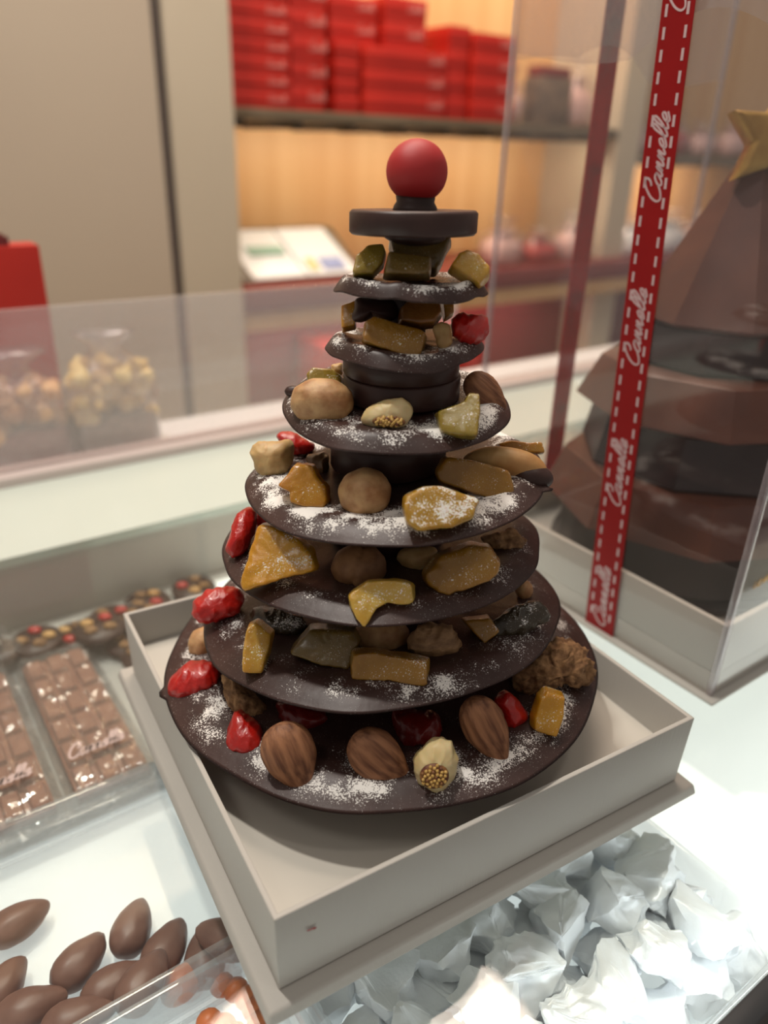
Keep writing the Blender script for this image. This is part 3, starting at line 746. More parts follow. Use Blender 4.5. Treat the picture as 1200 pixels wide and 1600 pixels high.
# cone made of alternating slabs
CX, CY = 20.6, 47.77
ct = thing('chocolate_cone', 'tall brown chocolate cone tree with a gold star, inside the clear box', 'chocolate tree', (CX, CY, 1.6))
def slab(z0, z1, r0, r1, m, name, lab, n=8, rot=.2, wob=0.0):
    g = G()
    rings = [(0, z0), (r0 * .93, z0), (r0, z0 + .25), (r1, z1 - .2), (r1 * .94, z1), (0, z1)]
    def fn(p, a, r, z):
        s_ = 1 / max(math.cos(((a + rot) % (2 * PI / n)) - PI / n), .5) * math.cos(PI / n)
        return Vector((p.x * s_, p.y * s_, z))
    lathe(g, (CX, CY, 0), rings, 64, 0, fn); o = g.out(name, M[m], ct, smooth=True)
    o.data.set_sharp_from_angle(angle=.5); tag(o, lab); return o
slab(1.6, 2.4, 8.6, 8.6, 'darkslab', 'chocolate_slab', 'round dark foot slab', 32)
slab(2.4, 5.6, 8.3, 8.0, 'darkslab', 'chocolate_slab', 'lowest dark slab', 16, .5)
slab(5.6, 9.0, 9.5, 8.4, 'milk', 'chocolate_slab', 'lowest brown slab')
slab(9.0, 12.4, 7.6, 7.0, 'darkslab', 'chocolate_slab', 'middle dark slab', 8, .5)
slab(12.4, 15.5, 8.2, 6.9, 'milk', 'chocolate_slab', 'middle brown slab')
slab(15.5, 18.0, 5.6, 5.2, 'darkslab', 'chocolate_slab', 'upper dark slab', 8, .5)
slab(18.0, 27.3, 5.6, .9, 'milk', 'chocolate_slab', 'top brown cone', 8, .1)
def star(g, ctr, R, r, th, ax, up, fw):
    P = []
    for k in range(10):
        a = PI / 2 + k * PI / 5; q = R if k % 2 == 0 else r; P.append((q * math.cos(a), q * math.sin(a)))
    F0 = [ctr + ax * x + up * y - fw * th * .5 for x, y in P]; B0 = [ctr + ax * x + up * y + fw * th * .5 for x, y in P]
    Fi = [ctr + ax * x * .82 + up * y * .82 - fw * th * .75 for x, y in P]
    n = len(g.v); g.v += F0 + B0 + Fi
    for k in range(10):
        j = (k + 1) % 10
        g.f += [(n + k, n + 10 + k, n + 10 + j, n + j), (n + k, n + j, n + 20 + j, n + 20 + k)]; g.m += [0, 0]
    g.f += [tuple(n + 20 + k for k in range(10)), tuple(n + 10 + k for k in range(9, -1, -1))]; g.m += [0, 0]
g = G(); star(g, Vector((CX + .25, CY - .9, 27.9)), 3.0, 1.45, 1.1, Matrix.Rotation(.15, 3, 'Y') @ BX, Matrix.Rotation(.15, 3, 'Y') @ Vector((0, .2, 1)).normalized(), Vector((0, 1, -.2)).normalized())
tag(g.out('star', M['gold'], ct, bevel=.12), 'gold dusted star')
g = G()
for k in range(7):
    a = k * .6; c = Vector((CX + .5 + .2 * math.sin(k * 2), CY - 1.2, 30.6 + k * .42))
    g.add([c + q * .32 for q in ICO2[0]], ICO2[1])
tag(g.out('beads', M['gold'], ct, smooth=True), 'gold bead string')

# ---------------------------------------------------------------- white box the tree stands in
TC = Vector((.29, 30.207, 0)); TY = math.radians(31.22); HS = 10.13
tx_, ty_ = Vector((math.cos(TY), math.sin(TY), 0)), Vector((-math.sin(TY), math.cos(TY), 0))
def tq(a, b, z): return TC + tx_ * a + ty_ * b + Vector((0, 0, z))
wb = thing('white_box_base', 'open white card box holding the chocolate tree, on the glass', 'gift box', TC)
g = G()
h1 = HS + .66; h2 = HS + .52; zb = .62
g.boxf([tq(-h1, -h1, 0), tq(h1, -h1, 0), tq(h1, h1, 0), tq(-h1, h1, 0), tq(-h2, -h2, zb - .08), tq(h2, -h2, zb - .08), tq(h2, h2, zb - .08), tq(-h2, h2, zb - .08)])
tag(g.out('foot_flange', M['paper'], wb, bevel=.12, seg=3), 'wider flat card foot')
# walls + floor as one welded shell
g = G(); wt = .22; zf = 2.3; zr = 4.35
ring = lambda h, z: [tq(-h, -h, z), tq(h, -h, z), tq(h, h, z), tq(-h, h, z)]
V = ring(HS - .1, zb - .05) + ring(HS - .1, zb) + ring(HS, zr) + ring(HS - wt, zr) + ring(HS - wt - .1, zf)
F_ = []
for L_ in range(4):
    for k in range(4):
        a = L_ * 4; F_.append((a + k, a + (k + 1) % 4, a + 4 + (k + 1) % 4, a + 4 + k))
F_.append((16, 17, 18, 19)); F_.append((3, 2, 1, 0))
g.add(V, F_); o = g.out('box_wall', M['paper'], wb, bevel=.1, seg=3)
g = G(); hh = HS - wt - .14
g.boxf(ring(hh, zf - .1) + ring(hh, zf + .03)); tag(g.out('box_floor', M['card_in'], wb), 'smooth cream lining')
g = G(); c = tq(-HS + .0, -HS, 0) ; p0 = tq(-HS + 1.3, -HS - .035, 3.1)
for (dx, dz, rx, rz) in ((0, 0, .16, .05), (.12, -.04, .08, .05), (-.13, .04, .06, .03)):
    n = len(g.v); g.v.append(p0 + tx_ * dx + Vector((0, 0, dz)) - ty_ * .012)
    for k in range(12): g.v.append(p0 + tx_ * (dx + rx * math.cos(k * PI / 6)) + Vector((0, 0, dz + rz * math.sin(k * PI / 6))))
    g.f += [(n, n + 1 + k, n + 1 + (k + 1) % 12) for k in range(12)]; g.m += [0] * 12
tag(g.out('red_smudge', mat('red_smudge_ink', srgb(150, 60, 60), .6), wb), 'tiny red smudge')

# ---------------------------------------------------------------- the chocolate tree
tree = thing('chocolate_tree', 'dark chocolate tier tree with candied fruit and a red ball, in the white box', 'chocolate tree', (TC.x, TC.y, 2.33))
# tier: x, bottom z, radius, tilt along y, tilt along x, sugar amount, band start
TIERS = {8: (.079, 5.17, 10.055, .05, .035, .98, .66), 7: (-.025, 7.678, 8.187, -.039, .07, .85, .66), 6: (-.023, 11.038, 7.143, -.026, .041, .62, .6),
         5: (.438, 14.349, 6.462, .04, .08, 1.15, .5), 4: (.33, 17.341, 4.754, .082, .019, .95, .4), 3: (.6, 19.656, 3.186, -.01, .043, .8, .4), 2: (.77, 21.919, 2.975, -.048, .013, .9, .3)}
tier_obj = {}
def make_tier(k):
    x, z0, R, tY, tX, am, lo = TIERS[k]; ctr = Vector((x, TC.y, z0)); g = G()
    th = .42 if k > 4 else .48
    nA = 200; rs = [0, .12, .25, .38, .5, .6, .68, .74, .79, .83, .87, .90, .93, .96, .985, 1.0]
    def rad(a):
        return R * (1 + .010 * math.sin(2 * a + k) + .009 * math.sin(3 * a + 2 * k) + .006 * math.sin(7 * a + k) + .012 * noise.noise(Vector((math.cos(a) * 3, math.sin(a) * 3, k * 5))) - .008)
    spikes = {8: [(PI + .33, .35)], 5: [(-.36, .5)]}.get(k, [])
    def wave(a, t_):
        w_ = .10 * noise.noise(Vector((math.cos(a) * 1.4, math.sin(a) * 1.4, k * 3.1))) * t_
        if k in (2, 3): w_ += .22 * t_ * math.sin(2 * a + 1.1) * (.6 if k == 3 else .35) + .12 * noise.noise(Vector((math.cos(a) * 3, math.sin(a) * 3, k))) * t_
        if k == 7: w_ += -.25 * t_ * math.exp(-((a - 3.55) / .3) ** 2)
        return w_
    def place(r, a, z): return ctr + Vector((r * math.cos(a), r * math.sin(a), z + r * math.cos(a) * tX + r * math.sin(a) * tY))
    top, bot = [], []
    for i, t_ in enumerate(rs):
        rt, rb_ = [], []
        for j in range(nA if t_ > 0 else 1):
            a = 2 * PI * j / nA; ra = rad(a) * t_
            if t_ >= .96:
                for sa, sl in spikes:
                    d = abs((a - sa + PI) % (2 * PI) - PI)
                    if d < .045: ra += sl * (1 - d / .045) * (t_ - .95) / .05
            # rounded bead at the rim, smeared dish in the middle
            edge = max(0, (t_ - .84) / .16); e1 = max(0, 1 - edge ** 1.9)
            lip = .10 * math.exp(-((t_ - .83) / .08) ** 2)
            smear = .05 * noise.noise(Vector((ra * math.cos(a) * .5, ra * math.sin(a) * .8, k * 2.0))) + .03 * noise.noise(Vector((ra * math.cos(a) * 1.6, ra * math.sin(a) * 1.9, k)))
            zt_ = (th + lip - .06 * (1 - t_) + smear * (1 - edge)) * e1 + wave(a, t_)
            rt.append(len(g.v)); g.v.append(place(ra, a, max(zt_, .0 + wave(a, t_) + .02)))
        top.append(rt)
    for i, t_ in enumerate(rs[:-1]):
        rb_ = []
        for j in range(nA if t_ > 0 else 1):
            a = 2 * PI * j / nA; rb_.append(len(g.v)); g.v.append(place(rad(a) * t_, a, wave(a, t_) * 1.0))
        bot.append(rb_)
    bot.append(top[-1])
    for rings, flip in ((top, False), (bot, True)):
        for A_, B_ in zip(rings, rings[1:]):
            for j in range(nA):
                q = (j + 1) % nA
                f = (A_[0], B_[j], B_[q]) if len(A_) == 1 else (A_[j], B_[j], B_[q], A_[q])
                g.f.append(f[::-1] if flip else f); g.m.append(0)
    m = choc('dark_chocolate_sugar_dusted', am, R, lo, .985)
    o = g.out('chocolate_disc', m, tree, org=ctr, smooth=True)
    tier_obj[k] = o; return o
for k in (8, 7, 6, 5, 4, 3, 2): make_tier(k)
ORD_T = {8: 'widest bottom disc', 7: 'second disc from the bottom', 6: 'third disc from the bottom', 5: 'middle disc with heavy sugar dusting', 4: 'third disc from the top', 3: 'small disc with a folded rim', 2: 'smallest sugared disc'}
for k, o in tier_obj.items(): tag(o, ORD_T[k])
# coin spacers between the discs
def coin(ctr, r, h, name='chocolate_coin', tilt=(0, 0), parent=tree, bev=.07):
    g = G(); n = 72
    fn = lambda p, a, rr, z: Vector((p.x, p.y, z + p.x * tilt[0] + p.y * tilt[1]))
    lathe(g, ctr, [(0, 0), (r - bev, 0), (r, bev), (r, h - bev), (r - bev, h), (r - bev * 2.2, h), (0, h - .02)], n, 0, fn)
    o = g.out(name, M['choc'], parent, org=ctr, smooth=True); o.data.set_sharp_from_angle(angle=.9); return o
coin((.1, TC.y, 2.34), 3.4, 1.4); coin((.1, TC.y, 3.74), 3.2, 1.3)
coin((0, TC.y, 5.5), 2.9, 1.1); coin((0, TC.y, 6.6), 2.8, 1.05)
coin((0, TC.y, 8.1), 2.6, 1.5); coin((.05, TC.y, 9.6), 2.6, 1.4)
coin((.15, TC.y, 11.45), 2.5, 1.45); coin((.2, TC.y, 12.9), 2.5, 1.4)
coin((.1, TC.y, 14.8), 2.45, 1.3, tilt=(.04, 0)); coin((.1, TC.y, 16.1), 2.35, 1.15, tilt=(.03, 0))
coin((.55, TC.y, 17.75), 2.38, .98, tilt=(.02, .0)); coin((.5, TC.y, 18.73), 2.35, .85)
coin((.55, TC.y + .9, 20.05), .9, 1.9)
coin((.9, TC.y + .9, 22.3), .5, 1.7)
c1 = coin((.744, TC.y, 24.02), 2.39, .86, tilt=(.02, -.045), bev=.1)
tag(c1, 'thick smooth coin carrying the red ball')
# dripped chocolate under the coin and under the ball
g = G(); lathe(g, (.85, TC.y, 0), [(0, 23.62), (.4, 23.64), (.75, 23.72), (.98, 23.88), (1.0, 24.1), (0, 24.1)], 32, 0, lambda p, a, r, z: Vector((p.x * (1 + .2 * math.sin(a * 2 + 1)), p.y, z)))
g.out('chocolate_drip', M['choc'], tree, smooth=True)
g = G(); lathe(g, (.79, TC.y, 0), [(0, 24.8), (.86, 24.8), (.80, 25.0), (.70, 25.15), (.74, 25.4), (0, 25.4)], 40)
g.out('chocolate_drip', M['choc'], tree, smooth=True)
# red ball
bc_ = Vector((.80, TC.y, 26.17)); g = G()
g.add([bc_ + Vector((q.x * 1.12, q.y * 1.12, q.z * 1.10)) * (1 + .012 * noise.noise(q * 1.3) - .02 * math.exp(-((q - Vector((-.25, -.75, .6)).normalized()).length / .10) ** 2) - (.0 if q.z > -.5 else .05 * (-.5 - q.z))) for q in ICO3[0]], ICO3[1])
tag(g.out('ball', M['red_ball'], tree, org=bc_, smooth=True), 'matt red marzipan ball')
TOPPINGS = [
    (2,'olive',(-0.76,29.5,23.1),[(-0.63,0.03),(-0.18,0.49),(0.39,0.62),(0.54,0.3),(0.46,-0.15),(0.1,-0.61),(-0.68,-0.68)],0.9),
    (2,'olive_d',(0.59,28.9,22.94),[(-0.83,0.54),(0.93,0.54),(0.88,-0.27),(-0.06,-0.39),(-0.92,-0.42)],1.0),
    (2,'olive_d',(1.08,30.5,23.47),[(-1.26,0.41),(-0.74,0.23),(0.19,0.51),(1.18,0.58),(1.21,0.41),(0.9,-0.43),(0.66,-0.9),(-0.93,-0.71),(-1.21,-0.1)],1.1),
    (2,'amber_l',(2.94,29.2,22.98),[(-0.91,-0.05),(-0.6,0.53),(-0.23,0.65),(0.22,0.49),(0.72,-0.05),(0.72,-0.33),(0.31,-0.78),(-0.23,-0.46)],1.1),
    (3,'amber',(-1.64,30.6,20.92),[(-0.37,0.33),(0.02,0.42),(0.32,0.57),(0.3,-0.6),(-0.27,-0.72)],0.7),
    (3,'chocdrip',(-0.78,30.0,21.07),[(-0.66,0.65),(1.06,0.65),(1.06,-0.21),(0.63,-0.31),(0.15,-0.07),(-0.23,-0.31),(-0.66,-0.4),(-0.75,-0.16),(-0.61,0.17)],1.1),
    (3,'amber_d',(0.22,28.5,20.5),[(-1.26,0.51),(-0.89,0.79),(-0.34,0.61),(1.14,0.28),(1.23,0.15),(1.05,-0.59),(0.68,-0.91),(-0.34,-0.57),(-1.28,-0.27)],0.9),
    (3,'brownamber',(1.15,29.4,21.2),[(-0.87,0.21),(-0.54,0.54),(0.77,0.54),(0.86,0.02),(0.58,-0.44),(0.02,-0.52),(-0.82,-0.35)],1.0),
    (3,'amber',(2.27,30.5,21.26),[(-0.3,0.36),(0.21,0.36),(0.24,-0.22),(-0.15,-0.51)],0.8),
    (3,'palenut',(2.02,28.8,20.58),[(-0.42,0.34),(-0.1,0.53),(0.23,0.43),(0.39,-0.31),(0.09,-0.59),(-0.19,-0.4)],0.5),
    (3,'cherry',(3.03,29.3,20.85),[(-0.76,0.08),(-0.48,0.65),(-0.15,0.41),(0.32,0.44),(0.69,0.37),(0.8,-0.2),(0.46,-0.69),(-0.25,-0.69),(-0.62,-0.39)],1.4),
    (4,'hazelnut',(-2.53,28.27,17.99),(2.45,1.85,0),2.0),
    (4,'olive',(-2.63,30.91,18.12),[(-0.82,0.17),(-0.56,0.48),(0.31,0.42),(0.77,0.17),(0.8,-0.34),(0.21,-0.55),(-0.71,-0.34)],1.1),
    (4,'palenut',(-2.21,32.01,18.27),[(-0.3,0.21),(0.22,0.32),(0.28,-0.26),(-0.2,-0.26)],0.9),
    (4,'fig',(-0.04,27.38,17.84),[(-1.05,-0.23),(-0.72,0.23),(-0.08,0.56),(0.57,0.7),(0.97,0.46),(0.99,-0.09),(0.62,-0.65),(-0.35,-0.57),(-0.95,-0.41)],1.3),
    (4,'olive',(2.77,26.92,18.11),[(-0.97,0.08),(-0.25,0.36),(0.12,0.52),(0.12,0.81),(0.57,0.75),(0.64,0.06),(0.57,-0.89),(0.03,-0.93),(-0.84,-0.75)],1.2),
    (4,'almond',(3.93,29.57,18.19),(2.02,1.23,-38),1.0),
    (4,'chocnut',(-3.89,30.22,17.77),(0.71,0.5,20),0.8),
    (5,'palenut',(-4.85,30.03,14.88),[(-0.94,0.18),(-0.67,0.7),(0.18,0.7),(0.84,0.9),(0.91,-0.22),(0.44,-0.81),(-0.15,-0.92),(-0.61,-0.55)],1.4),
    (5,'cherry',(-3.98,31.74,14.9),[(-1.15,0.54),(-0.18,0.54),(1.06,-0.15),(0.44,-0.43),(-0.18,-0.5)],1.2),
    (5,'raisin',(-2.8,30.1,14.72),[(-0.83,0.24),(0.09,0.5),(0.42,0.24),(0.36,-0.42),(-0.04,-0.56)],1.2),
    (5,'amber',(-3.01,27.0,14.85),[(-1.26,0.05),(-0.57,1.07),(0.15,1.04),(0.45,0.53),(0.82,0.11),(0.94,-0.49),(0.82,-0.79),(-0.03,-0.77),(-0.63,-0.61),(-0.69,-0.13)],1.0),
    (5,'hazelnut',(-0.76,26.5,14.97),(2.04,1.92,0),2.0),
    (5,'amber_p',(1.89,24.94,15.23),[(-1.27,0.35),(-0.54,0.74),(0.14,0.82),(1.04,0.52),(1.71,0.35),(1.37,-0.43),(0.59,-0.77),(-0.65,-0.94),(-1.1,-0.66),(-1.29,0.01)],1.3),
    (5,'amber_d',(3.45,27.37,15.34),[(-1.57,0.26),(-1.25,0.86),(-0.1,0.74),(1.48,0.38),(1.84,-0.59),(1.12,-0.89),(-0.1,-0.59),(-1.43,-0.17)],1.0),
    (5,'cashew',(4.93,28.84,15.44),(3.54,1.2,-8),1.2),
    (5,'amber_d',(5.89,30.6,15.56),[(-1.34,0.02),(-0.67,0.24),(0.25,0.15),(0.72,0.22),(0.92,-0.31),(0.12,-0.31)],0.8),
    (6,'cherry',(-6.04,28.62,11.94),[(-0.5,-0.28),(-0.24,1.04),(0.22,1.23),(0.62,0.77),(0.55,-0.02),(0.16,-0.94),(-0.24,-1.07),(-0.57,-0.74)],1.4),
    (6,'cherry',(-5.35,30.02,11.85),[(-0.51,0.53),(0.38,0.19),(0.38,-0.29),(-0.24,-0.43)],1.2),
    (6,'orange',(-4.08,25.79,12.45),[(-0.92,1.31),(-0.43,1.34),(0.77,0.89),(1.43,0.28),(1.67,-0.44),(0.17,-0.92),(-1.28,-1.43),(-1.42,-1.04)],1.0),
    (6,'hazelnut_d',(-0.93,26.27,11.86),(2.22,1.85,0),1.9),
    (6,'palenut',(1.36,27.15,11.89),[(-0.83,-0.07),(-0.66,0.33),(0.73,0.49),(0.95,0.31),(0.22,-0.6),(-0.41,-0.45)],1.1),
    (6,'amber_d',(3.03,25.31,12.42),[(-1.53,-0.18),(-0.94,0.59),(0.25,1.13),(1.08,1.07),(1.56,0.42),(1.5,-0.06),(1.08,-0.42),(-0.46,-1.07),(-1.05,-0.95),(-1.49,-0.53)],1.1),
    (6,'amber_a',(-0.3,24.07,12.09),[(-1.0,-0.17),(-0.29,0.4),(0.86,0.49),(1.55,0.34),(1.64,-0.34),(1.2,-0.46),(0.63,-0.4),(0.17,-0.63),(-0.29,-1.41),(-0.63,-0.98),(-0.86,-0.63)],0.7),
    (6,'walnut',(5.19,28.84,11.86),[(-1.16,0.11),(0.3,0.57),(0.96,0.11),(0.9,-0.29),(-0.1,-0.42),(-0.9,-0.09)],1.0),
    (7,'cherry',(-7.39,29.01,8.03),[(-1.08,0.17),(-0.47,0.78),(0.75,0.83),(1.18,0.26),(1.1,-0.26),(0.23,-0.61),(-0.64,-0.83),(-1.08,-0.35)],1.6),
    (7,'amber_l',(-4.94,25.14,8.69),[(-0.46,0.86),(-0.12,1.09),(0.63,0.55),(0.55,-0.15),(0.39,-1.08),(-0.46,-1.03),(-0.53,-0.23)],0.9),
    (7,'prune',(-4.54,27.96,8.0),[(-1.4,0.44),(0.13,0.69),(1.48,0.1),(1.14,-0.58),(-0.21,-0.49),(-1.14,-0.16)],1.5),
    (7,'olive_d',(-1.98,25.32,8.65),[(-1.76,-0.29),(-0.95,0.8),(0.91,0.8),(1.22,0.26),(0.91,-0.86),(-0.33,-0.71)],1.2),
    (7,'hazelnut',(0.09,26.45,8.48),(2.34,1.61,0),1.9),
    (7,'figbrown',(2.27,25.71,8.68),[(-1.32,-0.09),(-0.69,0.85),(0.57,0.85),(1.12,-0.09),(1.05,-0.49),(-0.06,-0.61),(-0.69,-0.41)],1.3),
    (7,'amber_d',(0.11,24.07,8.68),[(-1.26,0.55),(-0.36,0.66),(1.91,0.43),(1.91,-0.65),(0.39,-0.5),(-1.26,-0.54),(-1.32,0.06)],1.0),
    (7,'amber_d',(4.31,26.7,8.9),[(-0.93,0.25),(0.2,0.5),(0.69,-0.07),(0.04,-0.68)],1.0),
    (7,'prune',(5.91,26.97,9.12),[(-1.23,-0.03),(0.07,0.78),(1.2,0.78),(1.28,-0.03),(0.07,-0.68),(-1.39,-0.84)],1.0),
    (7,'hazelnut',(6.51,29.74,8.92),(0.79,0.88,0),0.9),
    (8,'hazelnut',(-8.42,29.68,5.34),(1.37,1.68,0),1.5),
    (8,'cherry',(-8.33,27.36,5.07),[(-1.1,-0.08),(-0.5,0.75),(0.45,0.9),(1.15,0.7),(1.23,-0.08),(0.45,-0.69),(-0.58,-0.89),(-1.1,-0.6)],1.8),
    (8,'walnut',(-5.86,25.93,5.6),[(-0.91,1.23),(-0.41,1.14),(0.17,0.15),(1.24,-0.59),(0.99,-1.25),(-0.25,-0.84),(-0.83,0.15)],1.4),
    (8,'cherry',(-5.48,24.05,5.09),[(-0.69,0.36),(-0.37,0.96),(0.1,0.68),(0.81,0.29),(0.92,-0.42),(0.42,-0.87),(-0.45,-0.74),(-0.74,-0.27)],1.6),
    (8,'almond',(-3.27,22.15,5.71),(2.81,1.95,-64),1.2),
    (8,'cherry_d',(-3.22,25.21,5.16),[(-1.22,0.57),(0.24,0.57),(1.3,-0.08),(0.57,-0.65),(-0.9,-0.41)],1.6),
    (8,'almond',(0.16,22.25,5.66),(2.82,1.81,-38),1.2),
    (8,'cherry_d',(1.69,24.22,5.44),[(-1.17,0.68),(0.8,0.76),(0.96,-0.11),(0.17,-0.58),(-0.77,-0.74)],1.8),
    (8,'fig_v',(2.25,21.98,5.78),[(-0.81,0.32),(-0.18,0.98),(0.55,0.98),(0.92,0.32),(0.77,-0.56),(0.19,-1.15),(-0.62,-0.78),(-0.81,-0.12)],1.5),
    (8,'almond',(4.34,23.32,6.31),(2.96,1.64,-60),1.1),
    (8,'cherry',(5.68,25.06,5.86),[(-0.92,0.64),(-0.28,0.91),(0.52,0.07),(0.76,-0.25),(0.2,-0.73),(-0.28,-0.65)],1.4),
    (8,'orange',(6.95,24.66,6.27),[(-0.38,0.61),(-0.06,0.92),(0.69,0.69),(0.65,-0.26),(0.33,-0.97),(-0.62,-0.73),(-0.62,-0.26)],0.9),
    (8,'walnut',(7.85,27.29,6.36),[(-2.11,-0.81),(-1.52,0.64),(0.01,1.4),(1.19,0.98),(1.74,0.13),(1.62,-0.64),(0.18,-0.55),(-1.1,-1.15)],1.9),
]
# pieces stuck on the discs: (disc, kind, centre, outline in cm or (length, height, angle), depth)
def smooth_poly(pts, n=96, k=1):
    # closed outline -> n points equally spread in angle about the origin, corners slightly rounded
    res = []
    m = len(pts)
    for i in range(n):
        a = 2 * PI * i / n; dx, dy = math.cos(a), math.sin(a); best = 0
        for e_i in range(m):
            (x1, y1), (x2, y2) = pts[e_i], pts[(e_i + 1) % m]
            ex, ey = x2 - x1, y2 - y1; den = dx * ey - dy * ex
            if abs(den) < 1e-9: continue
            t_ = (x1 * ey - y1 * ex) / den; s_ = (x1 * dy - y1 * dx) / den
            if t_ > 0 and -.001 <= s_ <= 1.001: best = max(best, t_)
        res.append(best)
    return [sum(res[(i + j) % n] * (k + 1 - abs(j)) for j in range(-k, k + 1)) / (k + 1) ** 2 for i in range(n)]
def star_solid(pts, th, boxy, seed, amp, freq, wr=0.0, front=.9, tiltx=0, tilty=0, nf=30):
    n = 96; R = smooth_poly(pts, n, 1 if boxy else 5); V = []; F_ = []
    q = .2 if boxy else .85
    rings = []
    for j in range(nf + 1):
        ph = -PI / 2 + PI * j / nf; s_, c_ = math.sin(ph), math.cos(ph)
        y = th * .5 * math.copysign(abs(s_) ** (q if boxy else 1), s_); k = max(abs(c_), 1e-4) ** (q if boxy else .9)
        if boxy: k *= 1 - (1 - front) * (.5 - y / th)
        if j in (0, nf): rings.append([len(V)]); V.append(Vector((0, y, 0))); continue
        ids = []
        for i in range(n):
            a = 2 * PI * i / n; r = R[i] * k
            ids.append(len(V)); V.append(Vector((r * math.cos(a), y, r * math.sin(a))))
        rings.append(ids)
    if boxy:      # fill the flat faces with more rings so noise can act on them
        pass
    for A_, B_ in zip(rings, rings[1:]):
        for i in range(n):
            j = (i + 1) % n
            if len(A_) == 1: F_.append((A_[0], B_[i], B_[j]))
            elif len(B_) == 1: F_.append((A_[j], A_[i], B_[0]))
            else: F_.append((A_[i], B_[i], B_[j], A_[j])[::1])
    sz = sum(R) / n
    sd = Vector((seed * 3.7, seed * 1.3, seed * 2.1)); out = []
    for p in V:
        p = p.copy(); p.y += p.x * tiltx + p.z * tilty
        nn = noise.noise_vector(p * freq + sd) * amp * sz
        n2 = noise.noise_vector(p * freq * 3.1 + sd) * amp * .4 * sz
        p += nn + n2
        if wr: p *= 1 - wr * abs(noise.noise(Vector((p.x * 2.6, p.y * 1.6, p.z * 1.6)) + sd)) ** .8 + wr * .25
        out.append(p)
    return out, [f[::-1] for f in F_]
def emit(ctr, V, F_, name, m, parent, label, rot=None, mats=None, midx=None, org=None):
    W = []
    for p in V:
        if rot is not None: p = rot @ p
        W.append(ctr + BX * p.x + BF * p.y + BUP * p.z)
    o = mk(name, W, F_, m, parent, org=ctr, mats=mats, midx=midx)
    if label: o['label'] = label
    return o
NAMES = {'orange': ('candied_orange', 'bright candied orange wedge'), 'amber': ('candied_orange', 'amber candied fruit chunk'), 'amber_p': ('candied_orange', 'amber candied chunk with sugar on top'),
         'amber_a': ('candied_orange', 'pale arched candied peel'), 'amber_l': ('candied_orange', 'honey coloured candied chunk'), 'amber_d': ('candied_orange', 'dark amber candied chunk'),
         'brownamber': ('candied_orange', 'brown candied chunk'), 'olive': ('candied_melon', 'green-gold candied chunk'), 'olive_d': ('candied_melon', 'dark olive candied chunk'),
         'cherry': ('candied_cherry', 'wrinkled red candied cherry'), 'cherry_d': ('candied_cherry', 'dark red candied cherry'), 'prune': ('dried_prune', 'blackish dried prune'),
         'raisin': ('dried_raisin', 'brown wrinkled raisin'), 'figbrown': ('dried_fig', 'brown dried fig piece'), 'palenut': ('nut_piece', 'pale nut piece'),
         'walnut': ('walnut', 'rough brown walnut piece'), 'chocdrip': ('chocolate_drip', 'glossy dark drip'), 'chocnut': ('chocolate_drip', 'dark chocolate lump')}
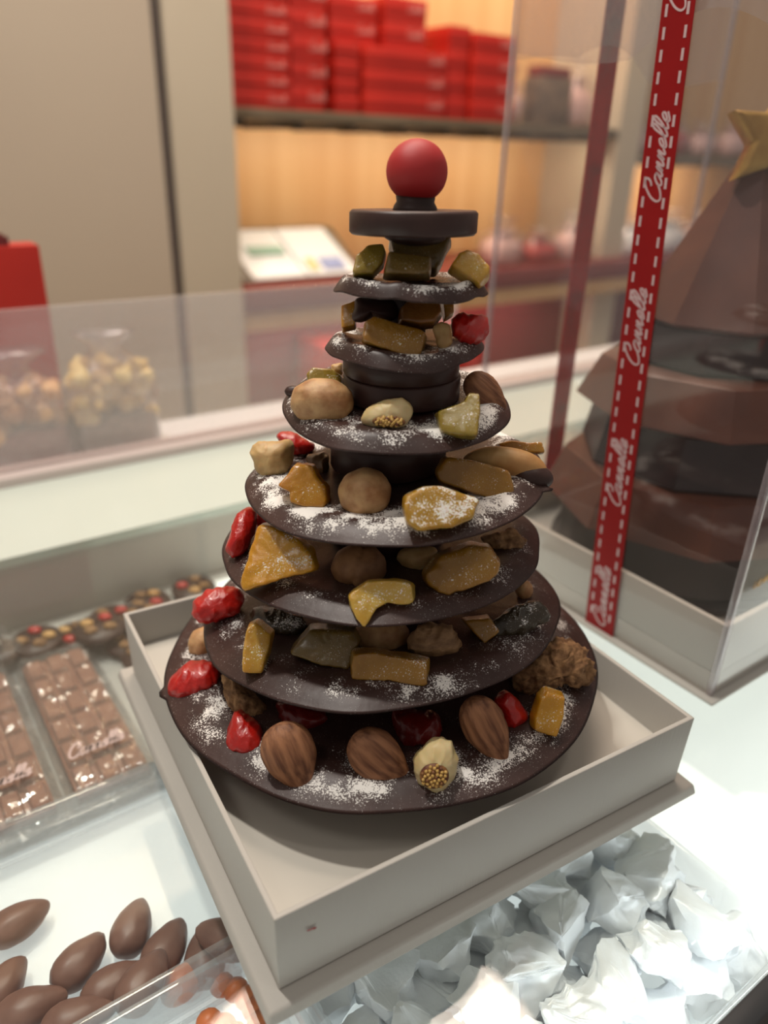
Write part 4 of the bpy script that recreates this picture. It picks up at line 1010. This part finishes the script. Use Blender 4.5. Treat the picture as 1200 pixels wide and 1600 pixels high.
for idx, (tk, kind, ctr, shp, th) in enumerate(TOPPINGS):
    par = tier_obj[tk]; ctr = Vector(ctr); sd = idx * 1.37 + .5; rnd = random.Random(idx)
    if kind in ('hazelnut', 'hazelnut_d', 'chocnut'):
        w_, h_, a = shp; V = []
        for q in ICO3[0]:
            p = Vector((q.x * w_ * .5, q.y * min(w_, h_) * .5, q.z * h_ * .5))
            tip = Vector((-.75, -.2, .55)).normalized() if idx % 2 else Vector((.2, -.2, 1)).normalized()
            p *= 1 + .10 * max(0, q.dot(tip) - .75) * 4 * .35 + .03 * noise.noise(q * 1.5 + Vector((sd, 0, 0))) + .012 * math.sin(math.atan2(q.z, q.x) * 9 + sd)
            if kind == 'hazelnut_d': p *= 1 - .12 * math.exp(-((q.x + .05 - q.z * .2) / .06) ** 2) * (q.y < 0)
            p *= 1 + .02 * noise.noise(q * 5 + Vector((sd, 1, 2))) - .015 * abs(noise.noise(q * 3 + Vector((sd, 5, 2))))
            V.append(p)
        nm = 'hazelnut' if kind != 'chocnut' else 'chocolate_drip'
        emit(ctr, V, ICO3[1], nm, M['choc' if kind == 'chocnut' else kind], par, {'hazelnut': 'tan roasted hazelnut', 'hazelnut_d': 'cracked brown hazelnut', 'chocnut': 'dark chocolate lump'}[kind])
    elif kind == 'almond':
        w_, h_, a = shp; V = []
        for q in ICO3[0]:
            t_ = q.x; prof = (1 - .22 * t_) * (1 - .30 * max(0, t_) ** 1.5)
            ang = math.atan2(q.z, q.y)
            p = Vector((t_ * w_ * .5 * (1 + .05 * (t_ > 0) * t_), q.y * h_ * .31 * prof, q.z * h_ * .53 * prof))
            rg = abs(noise.noise(Vector((math.cos(ang) * 4.2, math.sin(ang) * 4.2, t_ * .9 + sd)))) + .5 * abs(noise.noise(Vector((math.cos(ang) * 9, math.sin(ang) * 9, t_ * 1.5 + sd))))
            k_ = 1.02 - .13 * rg * (1 - abs(t_) ** 4)
            p.z *= k_; p.y *= k_
            V.append(p)
        rot = Matrix.Rotation(math.radians(-a), 3, 'Y') @ Matrix.Rotation(rnd.uniform(-.15, .15), 3, 'X')
        # keep the skin's grain along the nut: build un-rotated, rotate the object
        B = Matrix((BX, BF, BUP)).transposed() @ rot
        o = mk('almond', [ctr + p for p in V], ICO3[1], M['almond'], par, org=ctr)
        o.rotation_euler = B.to_euler()
        o['label'] = 'whole brown-skinned almond'
    elif kind == 'cashew':
        w_, h_, a = shp; g = G(); N_ = 30; K = 24; rings = []
        for i in range(N_ + 1):
            t_ = i / N_; x = (t_ - .5) * w_; rr = h_ * .5 * max(.02, 1 - abs(2 * t_ - 1) ** 3.2) ** .5 * (.8 + .35 * t_); bend = -.28 * ((2 * t_ - 1) ** 2) + .1
            rings.append([len(g.v) + k for k in range(K)])
            for k in range(K):
                b_ = 2 * PI * k / K; g.v.append(Vector((x, math.cos(b_) * rr * 1.1, bend + math.sin(b_) * rr)))
        for i in range(N_):
            for k in range(K):
                g.f.append((rings[i][k], rings[i][(k + 1) % K], rings[i + 1][(k + 1) % K], rings[i + 1][k])[::-1]); g.m.append(0)
        g.f += [tuple(rings[0]), tuple(rings[-1][::-1])]; g.m += [0, 0]
        rot = Matrix.Rotation(math.radians(10), 3, 'Y')
        emit(ctr, g.v, g.f, 'cashew', M['cashew'], par, 'long tan cashew', rot)
        V = [Vector((1.15 + q.x * .82, -.12 + q.y * .6, -.32 + q.z * .56)) for q in ICO3[0]]
        emit(ctr, [p * (1 + .03 * noise.noise(p * 2)) for p in V], ICO3[1], 'chocolate_dip', M['choc'], par, 'dark chocolate coating on the end of the cashew', rot)
    elif kind in ('fig', 'fig_v'):
        V, F_ = star_solid(shp, th, False, sd, .05, 1.6, .10)
        emit(ctr, V, F_, 'dried_fig', M['fig'], par, 'halved pale fig with open seedy end')
        # the open end: dark flesh patch with seeds standing on it
        cx_, cz_, rx, rz = (.12, -.32, .62, .20) if kind == 'fig' else (-.05, -.22, .55, .48)
        fl = []
        for q in ICO3[0]:
            fl.append(Vector((cx_ + q.x * rx, -th * .46 + q.y * .18, cz_ + q.z * rz)))
        g = G(); g.add(fl, ICO3[1], 0)
        for k in range(34):
            a = k * 2.4; r = math.sqrt((k + .5) / 34) * .9
            c = Vector((cx_ + rx * r * math.cos(a), -th * .46 - .18 * math.sqrt(1 - min(.99, r * r)) - .01, cz_ + rz * r * math.sin(a)))
            g.add([c + q * rnd.uniform(.055, .08) for q in ICO2[0]], ICO2[1], 1 if k % 6 else 0)
        emit(ctr, g.v, g.f, 'fig_seeds', None, par, 'brown flesh and golden seeds of the cut fig', mats=[M['fig_in'], M['fig_seed']], midx=g.m)
    else:
        blobby = kind in ('cherry', 'cherry_d', 'prune', 'raisin', 'chocdrip', 'walnut', 'palenut', 'figbrown')
        amp, freq, wr = {'cherry': (.055, 1.4, .15), 'cherry_d': (.055, 1.4, .15), 'prune': (.08, 1.4, .2), 'raisin': (.08, 2, .25), 'chocdrip': (.03, 1, 0), 'walnut': (.14, 2.6, .28),
                         'palenut': (.07, 1.4, .10), 'figbrown': (.08, 1.4, .18)}.get(kind, (.05, 1.3, .05))
        V, F_ = star_solid(shp, th, not blobby, sd, amp, freq, wr, front=.86 + rnd.random() * .08, tiltx=rnd.uniform(-.3, .3), tilty=rnd.uniform(.02, .35))
        nm, lab = NAMES[kind]
        emit(ctr, V, F_, nm, M['choc'] if kind == 'chocdrip' else M[kind], par, lab)
